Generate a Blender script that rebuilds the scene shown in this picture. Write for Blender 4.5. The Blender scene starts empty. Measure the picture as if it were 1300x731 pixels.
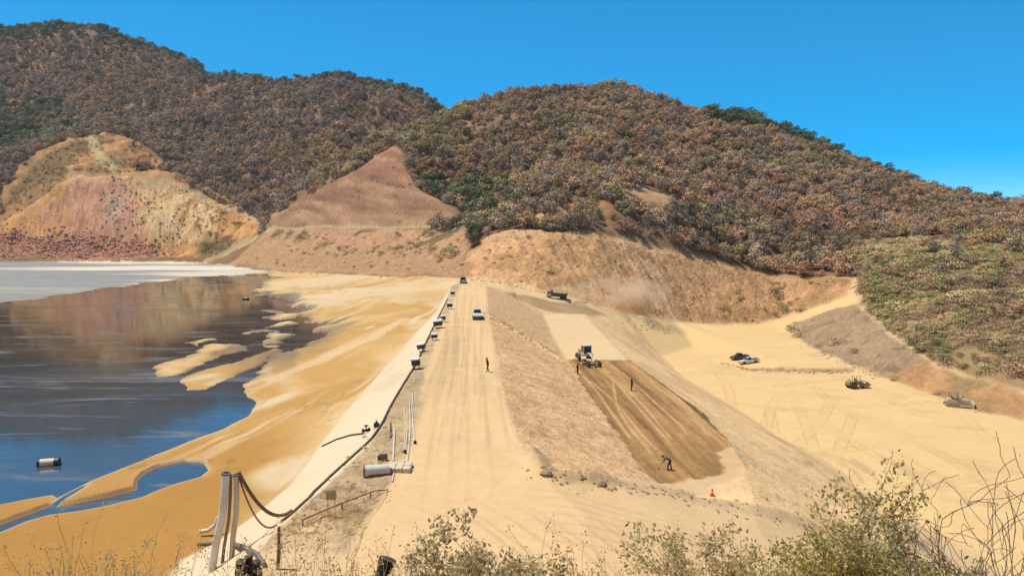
import bpy, bmesh, math, random
import numpy as np
from mathutils import Vector, Matrix, Euler
from mathutils.geometry import delaunay_2d_cdt

random.seed(7)
RNG = np.random.default_rng(7)
SC = bpy.context.scene
COL = SC.collection

# ------------------------------------------------------------------ camera
F = 928.0                       # focal length in pixels of the 1300 px wide photograph
CAM_H = 18.0                    # metres above the dam crest (z = 0)
PITCH = math.atan(85.5 / F)
CP, SP = math.cos(PITCH), math.sin(PITCH)

def ray(px, py):
    a, b = px - 650.0, py - 365.5
    return np.array([a, F * CP - b * SP, -F * SP - b * CP])

def P(px, py, z=None, d=None):
    """surveyed point: the ray of a pixel met with a level z or a distance d"""
    r = ray(px, py)
    t = (z - CAM_H) / r[2] if d is None else d / r[1]
    return np.array([r[0] * t, r[1] * t, CAM_H + r[2] * t])

# ------------------------------------------------------------------ noise
def _mix(h):
    h = h ^ (h >> np.uint32(13)); h = h * np.uint32(1274126177)
    h ^= h >> np.uint32(16)
    return h.astype(np.float32) * np.float32(1 / 4294967295.0)

def vnoise(x, y, s=0):
    x = np.asarray(x, np.float32); y = np.asarray(y, np.float32)
    fx, fy = np.floor(x), np.floor(y)
    u, v = x - fx, y - fy
    k = np.uint32((s * 2246822519 + 974711) & 0xFFFFFFFF)
    ax = fx.astype(np.int32).astype(np.uint32) * np.uint32(374761393) + k
    ay = fy.astype(np.int32).astype(np.uint32) * np.uint32(668265263)
    bx = ax + np.uint32(374761393); by = ay + np.uint32(668265263)
    u = u * u * (3 - 2 * u); v = v * v * (3 - 2 * v)
    a = _mix(ax + ay); b = _mix(bx + ay); c = _mix(ax + by); d = _mix(bx + by)
    a += (b - a) * u; c += (d - c) * u
    return a + (c - a) * v

from concurrent.futures import ThreadPoolExecutor
POOL = ThreadPoolExecutor(4)
def fbm(x, y, scale, octv=4, s=0, gain=0.5):
    x = np.asarray(x, np.float32); y = np.asarray(y, np.float32)
    if x.size > 200000 and x.ndim == 2 and x.shape == y.shape:
        cuts = np.linspace(0, x.shape[0], 13).astype(int)
        return np.concatenate(list(POOL.map(lambda k: fbm1(x[cuts[k]:cuts[k + 1]], y[cuts[k]:cuts[k + 1]], scale, octv, s, gain), range(12))), 0)
    return fbm1(x, y, scale, octv, s, gain)
def fbm1(x, y, scale, octv=4, s=0, gain=0.5):
    """-1..1, scale = metres of the largest cell"""
    x = np.asarray(x, np.float32); y = np.asarray(y, np.float32)
    t = 0.0; a = 1.0; n = 0.0; f = 1.0 / scale
    c, si = math.cos(0.7), math.sin(0.7)
    for k in range(octv):
        t = t + a * (vnoise(x * f, y * f, s + k * 17) * 2 - 1)
        n += a; a *= gain; f *= 2.03
        x, y = x * c - y * si + 13.7, x * si + y * c + 5.1
    return t / n

def sstep(a, b, x):
    t = np.clip((x - a) / (b - a), 0, 1)
    return t * t * (3 - 2 * t)

# ------------------------------------------------------------------ survey lines
LINES = []
def line(pts, step=5.0):
    """pts: (px, py, 'z' or 'd', value) or ('w', x, y, z)"""
    w = []
    for p in pts:
        if p[0] == 'w': w.append(np.array(p[1:4], float))
        elif p[2] == 'z': w.append(P(p[0], p[1], z=p[3]))
        else: w.append(P(p[0], p[1], d=p[3]))
    out = [w[0]]
    for a, b in zip(w[:-1], w[1:]):
        L = np.linalg.norm((b - a)[:2])
        n = max(1, int(L / step))
        for k in range(1, n + 1): out.append(a + (b - a) * k / n)
    LINES.extend(out)
    return np.array(w)
def pts(ps):
    for p in ps: line([p])

def inside_px(x, y, poly=((505, 190), (514, 206), (530, 238), (576, 264), (586, 285), (350, 286), (352, 276), (394, 250), (432, 230), (472, 206))):
    r = False
    for (x0, y0), (x1, y1) in zip(poly, poly[1:] + poly[:1]):
        if (y0 > y) != (y1 > y) and x < (x1 - x0) * (y - y0) / (y1 - y0) + x0: r = not r
    return r
# dam crest, upstream face and beach
crest_l = line([('w', -7.0, 24, 0), (440, 700, 'z', 0), (492, 622, 'z', 0), (525, 560, 'z', 0), (548, 450, 'z', 0), (563, 410, 'z', 0), (575, 385, 'z', 0), (586, 358, 'z', 0)], 4)
liner_t = line([('w', -15, 27, -.4), (325, 700, 'z', -.4), (355, 668, 'z', -.4), (412, 618, 'z', -.3), (470, 562, 'z', -.25), (497, 512, 'z', -.2), (524, 467, 'z', -.2), (548, 415, 'z', -.2), (561, 393, 'z', -.2), (573, 362, 'z', -.2)], 4)
liner_b = line([('w', -24, 43, -6.0), (200, 712, 'z', -6.0), (300, 666, 'z', -6.0), (345, 628, 'z', -5.7), (385, 577, 'z', -5.2), (420, 533, 'z', -4.7), (470, 477, 'z', -4.0), (510, 436, 'z', -3.0), (545, 399, 'z', -2.0), (561, 373, 'z', -1.3), (573, 357, 'z', -.8)], 4)
line([('w', -15, 36, -3.5), (300, 727, 'z', -2.8), (268, 727, 'z', -4.0), (228, 727, 'z', -5.3)], 3)
crest_r = line([('w', 4, 24, 0), (760, 725, 'z', -.2), (740, 650, 'z', -.3), (690, 603, 'z', -.15), (660, 560, 'z', 0), (645, 520, 'z', 0), (632, 470, 'z', 0), (625, 425, 'z', 0), (619, 395, 'z', 0), (617, 362, 'z', 0)], 4)
# pond bed and shore
for x in range(-420, -20, 40):
    for y in (46, 70, 100, 140, 190, 250, 310, 370, 420):
        if -x < y * 1.1 and (y < 300 or x < -.34 * y) and x < -45 - (y - 46) * .02: pts([('w', x, y, -6.0)])
line([(330, 520, 'z', -5.9), (250, 570, 'z', -5.9), (120, 640, 'z', -5.9), (20, 690, 'z', -5.9)], 8)
line([(420, 400, 'z', -5.3), (420, 440, 'z', -5.4), (360, 490, 'z', -5.8)], 8)
pts([(480, 365, 'z', -2.6), (440, 380, 'z', -4.0), (520, 400, 'z', -2.6), (380, 365, 'z', -5.0), (470, 430, 'z', -4.2)])
line([(-400, 331, 'z', -5.6), (0, 331, 'z', -5.6), (100, 331, 'z', -5.6), (215, 331, 'z', -5.6), (290, 335, 'z', -5.6), (350, 344, 'z', -5.3), (450, 348, 'z', -3.6), (520, 350, 'z', -2.0), (575, 352, 'z', -.8), (600, 353, 'z', -.3)], 8)

# downstream face: upper slope, berm, lower slope, toe
berm_in = line([(836, 612, 'z', -4.6), (800, 572, 'z', -5), (760, 516, 'z', -5), (718, 459, 'z', -5), (700, 425, 'z', -5), (689, 400, 'z', -5)], 4)
berm_out = line([(945, 590, 'z', -5.4), (925, 560, 'z', -5), (860, 502, 'z', -5), (800, 459, 'z', -5), (765, 422, 'z', -5.2), (744, 398, 'z', -5.2)], 4)
toe = line([(1120, 650, 'z', -20.5), (1100, 628, 'z', -21), (1000, 562, 'z', -21), (930, 516, 'z', -21), (870, 482, 'z', -21), (838, 452, 'z', -19.5), (810, 428, 'z', -14.5), (780, 407, 'z', -9.5)], 5)
# road leaving the crest and curling down to the work bench
line([(618, 362, 'z', 0), (655, 369, 'z', -1.6), (705, 379, 'z', -4.0), (745, 388, 'z', -6.6)], 5)
line([(650, 374, 'z', -1.9), (700, 386, 'z', -4.6), (752, 396, 'z', -7.4)], 5)
line([(655, 380, 'z', -3.2), (690, 397, 'z', -5.0), (744, 398, 'z', -5.2)], 4)
foot = line([(600, 353, 'z', -.3), (640, 359, 'z', -1.0), (700, 372, 'z', -3.6), (760, 387, 'z', -7.6), (820, 402, 'z', -13), (880, 411, 'z', -18), (930, 414, 'z', -20.2), (965, 411, 'z', -19.4), (1000, 403, 'z', -17.8), (1050, 386, 'z', -12.2), (1076, 375, 'z', -8.8), (1084, 352, 'z', -3.6)], 5)
line([(1004, 413, 'z', -18.6), (1060, 391, 'z', -12.4), (1086, 383, 'z', -9.6), (1094, 366, 'z', -6.4), (1098, 350, 'z', -3)], 5)
# bench
pts([(880, 440, 'z', -20.8), (950, 440, 'z', -20), (1040, 540, 'z', -21), (1100, 560, 'z', -21), (1200, 560, 'z', -21), (1150, 600, 'z', -21), (1250, 620, 'z', -21), (1300, 560, 'z', -21), (1300, 660, 'z', -21), (1200, 680, 'z', -20.6), (980, 500, 'z', -21), (1400, 600, 'z', -21), (1450, 700, 'z', -21)])
line([(922, 460, 'z', -19.7), (960, 465, 'z', -19.7), (1020, 466, 'z', -19.7), (1080, 466, 'z', -19.7)], 4)
line([(916, 463, 'z', -20.9), (958, 471.5, 'z', -21), (1020, 473, 'z', -21), (1080, 473, 'z', -21)], 4)
line([(1004, 417, 'z', -19.6), (1030, 440, 'z', -19.6), (1082, 464, 'z', -19.6), (1130, 481, 'z', -20.6), (1185, 500, 'z', -21), (1240, 521, 'z', -21), (1300, 532, 'z', -21), (1450, 560, 'z', -21)], 5)
line([(1088, 386, 'z', -10), (1130, 424, 'z', -14), (1180, 458, 'z', -16), (1240, 481, 'z', -17.5), (1300, 498, 'z', -17.5), (1450, 540, 'z', -18)], 6)
pts([(1150, 380, 'z', -6.5), (1200, 390, 'z', -7), (1300, 400, 'z', -7), (1250, 445, 'z', -12.5), (1140, 345, 'd', 268), (1230, 345, 'd', 255), (1300, 345, 'd', 245), (1120, 315, 'd', 305), (1200, 306, 'd', 305), (1300, 306, 'd', 292), (1450, 330, 'd', 280), (1450, 430, 'z', -8)])
# near haul road between the crest and the bench (behind the bushes)
line([(700, 606, 'z', -.2), (760, 609, 'z', -1.3), (830, 619, 'z', -2.9), (870, 631, 'z', -3.7), (960, 645, 'z', -5.6), (1045, 667, 'z', -8.8)], 3)
line([(700, 618, 'z', -.3), (830, 638, 'z', -2.3), (960, 666, 'z', -4.9), (1045, 690, 'z', -8.2)], 4)
line([(760, 725, 'z', -.3), (900, 722, 'z', -1.6), (1000, 724, 'z', -4.2), (1060, 726, 'z', -7)], 5)
pts([(1150, 715, 'z', -17), (1120, 690, 'z', -15.5), (1000, 620, 'z', -10.5), (970, 600, 'z', -7.6), (1040, 640, 'z', -13.6)])
pts([('w', 20, 26, -3), ('w', 35, 40, -12), ('w', 60, 60, -21), ('w', 90, 60, -21), ('w', 60, 30, -21), ('w', 120, 90, -20)])
pts([('w', -40, 26, -6), ('w', -90, 40, -6), ('w', -20, 24, -4)])

# central cut bank and the hill above it
cut_t = line([(592, 289, 'd', 310), (650, 289, 'd', 272), (700, 297, 'd', 260), (760, 300, 'd', 262), (830, 315, 'd', 280), (900, 330, 'd', 298), (950, 345, 'd', 303), (1000, 352, 'd', 298), (1040, 356, 'd', 283), (1072, 350, 'd', 284), (1085, 340, 'd', 292)], 6)
pts([(610, 278, 'd', 330), (640, 250, 'd', 330), (700, 262, 'd', 285), (770, 250, 'd', 300), (800, 232, 'd', 325), (850, 255, 'd', 315), (900, 290, 'd', 312), (950, 312, 'd', 318), (1010, 318, 'd', 320), (1060, 318, 'd', 318),
     (620, 245, 'd', 395), (640, 200, 'd', 440), (700, 215, 'd', 390), (570, 195, 'd', 430), (600, 160, 'd', 500), (700, 165, 'd', 460), (760, 150, 'd', 480), (800, 180, 'd', 430), (870, 200, 'd', 420), (900, 250, 'd', 370), (980, 270, 'd', 370), (960, 215, 'd', 430), (1050, 250, 'd', 410), (1100, 285, 'd', 370), (1150, 275, 'd', 400), (1220, 275, 'd', 430), (1300, 285, 'd', 400), (1450, 310, 'd', 420)])
rid3 = line([(590, 125, 'd', 565), (600, 120, 'd', 570), (640, 105, 'd', 570), (680, 102, 'd', 562), (720, 104, 'd', 562), (770, 96, 'd', 570), (810, 105, 'd', 565), (850, 121, 'd', 560), (900, 139, 'd', 550), (940, 145, 'd', 545), (980, 160, 'd', 540), (1060, 189, 'd', 525), (1150, 226, 'd', 505), (1200, 246, 'd', 498), (1225, 255, 'd', 505), (1260, 253, 'd', 520), (1300, 263, 'd', 520), (1500, 297, 'd', 520)], 10)
for p in rid3[2:]:
    pts([('w', p[0] * 1.16, p[1] * 1.16, p[2] - 45), ('w', p[0] * 1.6, p[1] * 1.6, -40)])
# left spur of that hill, with the bare slope
line([(590, 128, 'd', 565), (530, 154, 'd', 500), (472, 186, 'd', 455), (428, 214, 'd', 440), (392, 243, 'd', 420), (345, 272, 'd', 412)], 8)
_pa, _pb, _pc = P(505, 184, d=424), P(345, 290, d=404), P(590, 289, d=318)
_pn = np.cross(_pb - _pa, _pc - _pa)
def on_slope(px, py):
    r = ray(px, py); o = np.array([0, 0, CAM_H]); t = ((_pa - o) @ _pn) / (r @ _pn)
    q = o + r * t
    return ('w', q[0], q[1], q[2])
line([on_slope(505, 184), on_slope(516, 206), on_slope(532, 236), on_slope(580, 264), on_slope(590, 288)], 4)
line([on_slope(345, 290), on_slope(400, 289), on_slope(450, 290), on_slope(520, 290), on_slope(590, 289)], 4)
line([on_slope(505, 184), on_slope(470, 203), on_slope(430, 227), on_slope(392, 247), on_slope(345, 276)], 4)
for _px in range(360, 590, 14):
    for _py in range(200, 286, 9):
        if inside_px(_px, _py): pts([on_slope(_px, _py)])
pts([(560, 240, 'd', 400), (600, 281, 'd', 332)])
# hidden valley behind the spur
for a in ((560, 700, 70), (520, 620, 55), (470, 560, 42), (420, 520, 34), (370, 490, 28), (335, 460, 24)):
    r = ray(a[0], 300); pts([('w', r[0] / r[1] * a[1], a[1], a[2])])
pts([(330, 268, 'd', 450), (300, 258, 'd', 480), (270, 245, 'd', 490)])
# second hill
line([(640, 150, 'd', 830), (590, 127, 'd', 810), (560, 118, 'd', 800), (520, 106, 'd', 795), (480, 98, 'd', 790), (430, 93, 'd', 780), (380, 95, 'd', 770), (330, 96, 'd', 770), (290, 97, 'd', 780), (240, 125, 'd', 760), (180, 160, 'd', 700)], 14)
pts([(400, 180, 'd', 610), (330, 235, 'd', 500), (300, 200, 'd', 560), (420, 130, 'd', 700), (500, 140, 'd', 720), (350, 140, 'd', 680), (250, 190, 'd', 590), (250, 220, 'd', 520), (220, 165, 'd', 640), (430, 190, 'd', 590)])
for (px, d, z) in ((640, 1000, 100), (520, 1000, 120), (400, 980, 120), (600, 1300, 20), (900, 1300, -20), (1300, 1300, -30)):
    r = ray(px, 300); pts([('w', r[0] / r[1] * d, d, z)])
# first hill
rid1 = line([(-400, 101, 'd', 1000), (-150, 51, 'd', 1000), (0, 24, 'd', 990), (40, 18, 'd', 970), (110, 16, 'd', 950), (150, 25, 'd', 945), (200, 49, 'd', 940), (240, 66, 'd', 930), (275, 88, 'd', 925), (330, 115, 'd', 915), (400, 147, 'd', 905)], 18)
for p in rid1: pts([('w', p[0] * 1.2, p[1] * 1.2, p[2] - 90)])
pts([(100, 95, 'd', 830), (0, 110, 'd', 830), (200, 110, 'd', 820), (70, 150, 'd', 720), (0, 190, 'd', 640), (130, 150, 'd', 690), (20, 150, 'd', 730), (-200, 160, 'd', 760), (-200, 230, 'd', 560), (-400, 240, 'd', 600)])
# quarry mound
line([(-60, 232, 'd', 500), (0, 234, 'd', 500), (22, 215, 'd', 520), (50, 192, 'd', 538), (85, 180, 'd', 545), (110, 174, 'd', 550), (150, 168, 'd', 560), (185, 180, 'd', 555), (215, 205, 'd', 535)], 8)
qr_t = line([(85, 222, 'd', 476), (140, 226, 'd', 474), (200, 233, 'd', 472), (235, 240, 'd', 468), (270, 254, 'd', 460), (310, 270, 'd', 450), (335, 287, 'd', 430)], 6)
line([(88, 218, 'd', 492), (145, 221, 'd', 490), (205, 229, 'd', 488), (240, 237, 'd', 482)], 6)
line([(85, 222, 'd', 476), (60, 243, 'd', 468), (20, 268, 'd', 462), (0, 282, 'd', 460), (-100, 290, 'd', 460)], 6)
pts([(30, 300, 'd', 445), (120, 285, 'd', 447), (200, 280, 'd', 447), (250, 300, 'd', 436), (300, 305, 'd', 420), (240, 322, 'd', 425)])

_p = np.array(LINES)
_key = np.round(_p[:, :2] / 0.6).astype(int)
_, _idx = np.unique(_key, axis=0, return_index=True)
_p = _p[np.sort(_idx)]
# a wide frame far outside
_fr = [(-1700, -60), (1700, -60), (-1700, 1500), (1700, 1500), (0, 1600), (-1700, 700), (1700, 700)]
_p = np.vstack([_p, [[x, y, -20.0 if x > 0 else 60] for x, y in _fr], [[-60, -20, 0], [60, -20, -10], [-140, 0, -3], [140, 0, -18]]])
_r = delaunay_2d_cdt([Vector((a[0], a[1])) for a in _p], [], [], 0, 1e-4)
TV = np.array([[v[0], v[1]] for v in _r[0]])
TZ = np.array([np.mean(_p[o, 2]) for o in _r[3]])
TT = np.array(_r[2])

def tin(x, y):
    """height of the triangulated survey at many points (x, y flat arrays)"""
    z = np.full(x.shape, np.nan)
    order = np.argsort(y, kind='stable'); ys = y[order]
    for t in TT:
        a, b, c = TV[t]
        lo, hi = min(a[1], b[1], c[1]), max(a[1], b[1], c[1])
        i0, i1 = np.searchsorted(ys, lo - 1e-6), np.searchsorted(ys, hi + 1e-6)
        if i0 >= i1: continue
        ii = order[i0:i1]; xx = x[ii]; yy = y[ii]
        m = (xx >= min(a[0], b[0], c[0]) - 1e-6) & (xx <= max(a[0], b[0], c[0]) + 1e-6)
        if not m.any(): continue
        ii = ii[m]; xx = xx[m]; yy = yy[m]
        det = (b[1] - c[1]) * (a[0] - c[0]) + (c[0] - b[0]) * (a[1] - c[1])
        if abs(det) < 1e-12: continue
        l0 = ((b[1] - c[1]) * (xx - c[0]) + (c[0] - b[0]) * (yy - c[1])) / det
        l1 = ((c[1] - a[1]) * (xx - c[0]) + (a[0] - c[0]) * (yy - c[1])) / det
        l2 = 1 - l0 - l1
        k = (l0 >= -1e-7) & (l1 >= -1e-7) & (l2 >= -1e-7)
        z[ii[k]] = l0[k] * TZ[t[0]] + l1[k] * TZ[t[1]] + l2[k] * TZ[t[2]]
    return np.nan_to_num(z, nan=-10.0)

# ------------------------------------------------------------------ the land as one fan of quads, finer where it is near
NU = 1240
uu = np.concatenate([np.linspace(-1.5, -.76, 60, endpoint=False), np.linspace(-.76, .76, NU), np.linspace(.76, 1.5, 61)[1:]])
rows = [21.0]
while rows[-1] < 105: rows.append(rows[-1] * 1.0030)
while rows[-1] < 470: rows.append(rows[-1] * 1.0056)
while rows[-1] < 1080: rows.append(rows[-1] * 1.0095)
while rows[-1] < 1350: rows.append(rows[-1] * 1.05)
yy_ = np.array(rows)
NR, NC = len(yy_), len(uu)
GY = np.repeat(yy_[:, None], NC, 1)
GX = uu[None, :] * GY
GZ = tin(GX.ravel(), GY.ravel()).reshape(NR, NC)

def hillside(x, y):
    return 16.3 - .55 * y - .0035 * np.maximum(y - 10, 0) ** 2 + .5 * fbm(x, y, 9, 3, 5)

def blur(a, n):
    for _ in range(n):
        b = a.copy()
        b[1:-1] = (a[:-2] + 2 * a[1:-1] + a[2:]) / 4
        c = b.copy()
        c[:, 1:-1] = (b[:, :-2] + 2 * b[:, 1:-1] + b[:, 2:]) / 4
        a = c
    return a

# natural slopes are rounded off, the graded ones stay crisp
soft = blur(GZ, 26)
sharp = blur(GZ, 3)

def inpoly(x, y, poly):
    r = np.zeros(x.shape, bool)
    n = len(poly)
    for i in range(n):
        x0, y0 = poly[i][:2]; x1, y1 = poly[(i + 1) % n][:2]
        if y0 == y1: continue
        c = ((y0 > y) != (y1 > y))
        r ^= c & (x < (x1 - x0) * (y - y0) / (y1 - y0) + x0)
    return r

def sdist(x, y, poly, closed=True, reach=25.0):
    """signed distance to a polygon (inside positive), capped at reach"""
    d = np.full(x.shape, float(reach))
    poly = np.asarray(poly)[:, :2]
    n = len(poly)
    grid = x.ndim == 2
    if grid: r0, r1 = np.searchsorted(y[:, 0], poly[:, 1].min() - reach), np.searchsorted(y[:, 0], poly[:, 1].max() + reach)
    for i in range(n if closed else n - 1):
        a = poly[i]; b = poly[(i + 1) % n]
        if grid:
            i0, i1 = np.searchsorted(y[:, 0], min(a[1], b[1]) - reach), np.searchsorted(y[:, 0], max(a[1], b[1]) + reach)
            if i0 >= i1: continue
            lo = (min(a[0], b[0]) - reach); hi = (max(a[0], b[0]) + reach)
            c0 = np.searchsorted(uu, min(lo / y[i0, 0], lo / y[i1 - 1, 0])); c1 = np.searchsorted(uu, max(hi / y[i0, 0], hi / y[i1 - 1, 0]))
            if c0 >= c1: continue
            xs, ys, ds = x[i0:i1, c0:c1], y[i0:i1, c0:c1], d[i0:i1, c0:c1]
        else: xs, ys, ds = x, y, d
        m = (xs > min(a[0], b[0]) - reach) & (xs < max(a[0], b[0]) + reach) & (ys > min(a[1], b[1]) - reach) & (ys < max(a[1], b[1]) + reach)
        if not m.any(): continue
        xx = xs[m]; yy = ys[m]
        e = b - a; L = e @ e
        t = np.clip(((xx - a[0]) * e[0] + (yy - a[1]) * e[1]) / (L + 1e-12), 0, 1)
        q = np.hypot(xx - a[0] - t * e[0], yy - a[1] - t * e[1])
        ds[m] = np.minimum(ds[m], q)
    if not closed: return d
    if not grid: return np.where(inpoly(x, y, poly), d, -d)
    s_ = -d
    if r1 > r0: s_[r0:r1] = np.where(inpoly(x[r0:r1], y[r0:r1], poly), d[r0:r1], s_[r0:r1])
    return s_

# the graded site (kept crisp): everything inside this outline
site = [P(*a) for a in [(-400, 333, -5.6), (215, 333, -5.6), (350, 345, -5.3), (450, 349, -3.6), (575, 353, -.8)]] + [p for p in foot] + [P(1100, 366, z=-6), P(1088, 386, z=-10), P(1130, 424, z=-14), P(1180, 458, z=-16), P(1300, 498, z=-17.5), P(1500, 545, z=-18)] + [np.array([150, 15, 0]), np.array([-150, 15, 0])]
site_d = sdist(GX, GY, site, reach=30)
w_site = sstep(-7, 1, site_d)
mid = blur(GZ, 8)
w_mid = sstep(-3, 2, sdist(GX, GY, [np.array(on_slope(*q)[1:3]) for q in ((505, 184), (516, 206), (532, 236), (580, 264), (590, 288), (345, 290), (345, 276), (392, 247), (430, 227))], reach=30))
soft = soft * (1 - w_mid) + mid * w_mid
_mq = [P(-60, 330, d=432), P(-60, 236, d=505), P(22, 212, d=528), P(50, 188, d=545), P(110, 170, d=556), P(150, 165, d=566), P(187, 178, d=560), P(215, 203, d=540), P(270, 250, d=470), P(320, 272, d=455), P(335, 290, d=432), P(215, 331, d=425)]
w_q0 = sstep(-8, 6, sdist(GX, GY, _mq, reach=30))
soft = soft * (1 - w_q0) + mid * w_q0
GZ = soft * (1 - w_site) + sharp * w_site

class Grid:
    pass
def H(x, y, Z=None):
    """ground height at single points"""
    Z = GZ if Z is None else Z
    x = np.atleast_1d(np.asarray(x, float)); y = np.atleast_1d(np.asarray(y, float))
    i = np.clip(np.searchsorted(yy_, y) - 1, 0, NR - 2)
    fy = np.clip((y - yy_[i]) / (yy_[i + 1] - yy_[i]), 0, 1)
    u = x / np.maximum(y, 1)
    j = np.clip(np.searchsorted(uu, u) - 1, 0, NC - 2)
    fx = np.clip((u - uu[j]) / (uu[j + 1] - uu[j]), 0, 1)
    return (Z[i, j] * (1 - fx) + Z[i, j + 1] * fx) * (1 - fy) + (Z[i + 1, j] * (1 - fx) + Z[i + 1, j + 1] * fx) * fy

_ts = np.concatenate([np.geomspace(21.5, 1300, 6000)])
def hit(px, py):
    """first meeting of a sight line with the ground"""
    r = ray(px, py)
    x = r[0] / r[1] * _ts; z = CAM_H + r[2] / r[1] * _ts
    g = np.maximum(H(x, _ts), hillside(x, _ts))
    k = np.argmax(g >= z)
    if g[k] < z[k]: k = len(_ts) - 1
    if k > 0:
        e0, e1 = z[k - 1] - g[k - 1], z[k] - g[k]
        t = e0 / (e0 - e1 + 1e-12)
        y = _ts[k - 1] + (_ts[k] - _ts[k - 1]) * min(max(t, 0), 1)
    else: y = _ts[0]
    return np.array([r[0] / r[1] * y, y, CAM_H + r[2] / r[1] * y])

def hits(pp): return np.array([hit(*p) for p in pp])
# ------------------------------------------------------------------ named areas of the ground, in plan
def PZ(z, *pp): return np.array([P(a, b, z=z) for a, b in pp])
X, Y = GX, GY
fwd = {}
area = {}
area['road'] = np.vstack([crest_l[:, :2], [P(600, 350, d=236)[:2]], hits([(640, 357), (705, 374), (760, 389), (820, 403)])[:, :2], hits([(800, 410), (752, 392), (705, 383), (655, 373)])[:, :2], crest_r[::-1, :2]])
area['liner'] = np.vstack([liner_t[:, :2], liner_b[::-1, :2]])
area['crest_strip'] = np.vstack([liner_t[1:, :2], crest_l[::-1, :2][:-1]])
area['slope_up'] = np.vstack([crest_r[3:, :2], hits([(655, 380)])[:, :2], berm_in[::-1, :2], hits([(760, 609), (700, 606)])[:, :2]])
area['berm'] = np.vstack([berm_in[:, :2], berm_out[::-1, :2]])
area['slope_low'] = np.vstack([berm_out[:, :2], toe[::-1, :2], hits([(1045, 667), (960, 645), (870, 631)])[:, :2]])
area['patch'] = hits([(722, 459), (760, 457), (800, 458), (832, 480), (865, 504), (900, 531), (926, 561), (928, 568), (912, 575), (916, 588), (916, 603), (896, 608), (876, 606), (862, 612), (835, 612), (812, 596), (800, 572), (780, 544), (758, 514), (738, 486)])[:, :2]
area['ramp'] = hits([(690, 400), (720, 398), (740, 400), (765, 422), (799, 457), (760, 457), (722, 459), (706, 435)])[:, :2]
area['junction'] = np.vstack([hits([(560, 640), (690, 604), (715, 612), (830, 626), (960, 655), (1045, 678), (1090, 724)])[:, :2], [[32, 32], [-4, 20]]])
area['bench'] = np.vstack([toe[:, :2], foot[3:, :2], hits([(1086, 383), (1060, 391), (1003, 413), (1003, 424), (1040, 446), (1082, 466), (1130, 482), (1185, 502), (1240, 523), (1298, 534)])[:, :2], [[190, 150], [150, 40], [60, 45]]])
area['rock_face'] = hits([(1004, 415), (1030, 402), (1062, 391), (1085, 387), (1100, 398), (1130, 425), (1180, 459), (1160, 474), (1120, 476), (1082, 464), (1050, 450), (1022, 436)])[:, :2]
area['right_bank'] = hits([(1082, 466), (1120, 476), (1180, 459), (1240, 482), (1290, 496)])[:, :2]
area['right_bank'] = np.vstack([area['right_bank'], [P(1420, 530, z=-17.8)[:2], P(1420, 556, z=-21)[:2]], hits([(1290, 531), (1240, 522), (1185, 501), (1130, 482)])[:, :2]])
area['cut'] = np.vstack([foot[:12, :2], hits([(1078, 352), (1045, 352), (1000, 350), (950, 342), (900, 327), (830, 312), (770, 300), (720, 296), (690, 291), (650, 290), (620, 300), (590, 325)])[:, :2]])
area['lower_cut'] = hits([(290, 333), (345, 292), (400, 290), (450, 291), (520, 291), (588, 291), (592, 320), (598, 350), (520, 348), (450, 346), (350, 342)])[:, :2]
area['bare'] = hits([(345, 289), (343, 275), (392, 247), (430, 226), (470, 202), (504, 185), (515, 206), (530, 236), (556, 250), (580, 264), (590, 286), (520, 288), (450, 288), (400, 287)])[:, :2]
area['quarry'] = hits([(0, 330), (0, 284), (25, 268), (60, 244), (86, 223), (140, 227), (200, 234), (236, 241), (268, 254), (292, 268), (318, 276), (335, 288), (300, 310), (270, 327), (215, 329), (100, 330)])[:, :2]
area['quarry'] = np.vstack([area['quarry'], [[-380, 432], [-380, 470]]])
area['mound'] = hits([(0, 282), (0, 245), (22, 217), (50, 194), (85, 182), (110, 176), (150, 170), (185, 182), (205, 205), (225, 222), (300, 262), (318, 274), (270, 252), (236, 239), (200, 230), (140, 223), (86, 219), (60, 241), (25, 265)])[:, :2]
area['mound_road'] = hits([(98, 176), (112, 174), (130, 192), (134, 205), (158, 218), (148, 222), (122, 208), (118, 196)])[:, :2]
area['veg_right'] = np.vstack([hits([(1089, 386), (1092, 368), (1088, 350), (1060, 320), (1085, 305), (1150, 300), (1220, 300), (1298, 300)])[:, :2], [[330, 300], [260, 120], [190, 130]], hits([(1298, 498), (1240, 481), (1180, 458), (1130, 424)])[:, :2]])
area['pond'] = np.vstack([[[-400, 440]], PZ(-6, (-60, 388), (0, 385), (60, 378), (130, 366), (200, 358), (260, 351), (320, 349), (352, 349), (335, 356), (318, 370), (330, 376), (345, 380), (372, 384), (388, 396), (384, 404), (402, 412), (404, 424), (388, 436), (370, 447), (345, 455), (352, 461), (324, 476), (306, 488), (310, 498), (324, 512), (318, 528), (285, 544), (240, 560), (205, 574), (165, 590), (115, 610), (90, 623), (72, 632), (66, 628), (30, 634), (0, 640), (-80, 660))[:, :2], [[-400, 60]]])
area['pool'] = PZ(-6, (173, 622), (175, 610), (185, 600), (205, 592), (235, 586), (258, 588), (265, 597), (255, 605), (225, 613), (202, 621), (182, 630), (137, 641), (103, 647.5), (62, 653), (34, 661), (0, 675), (-60, 700), (-60, 689), (0, 666), (34, 653.5), (60, 644), (79, 630), (104, 617), (110, 616), (84, 632), (72, 643), (103, 638), (137, 631))[:, :2]
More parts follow.
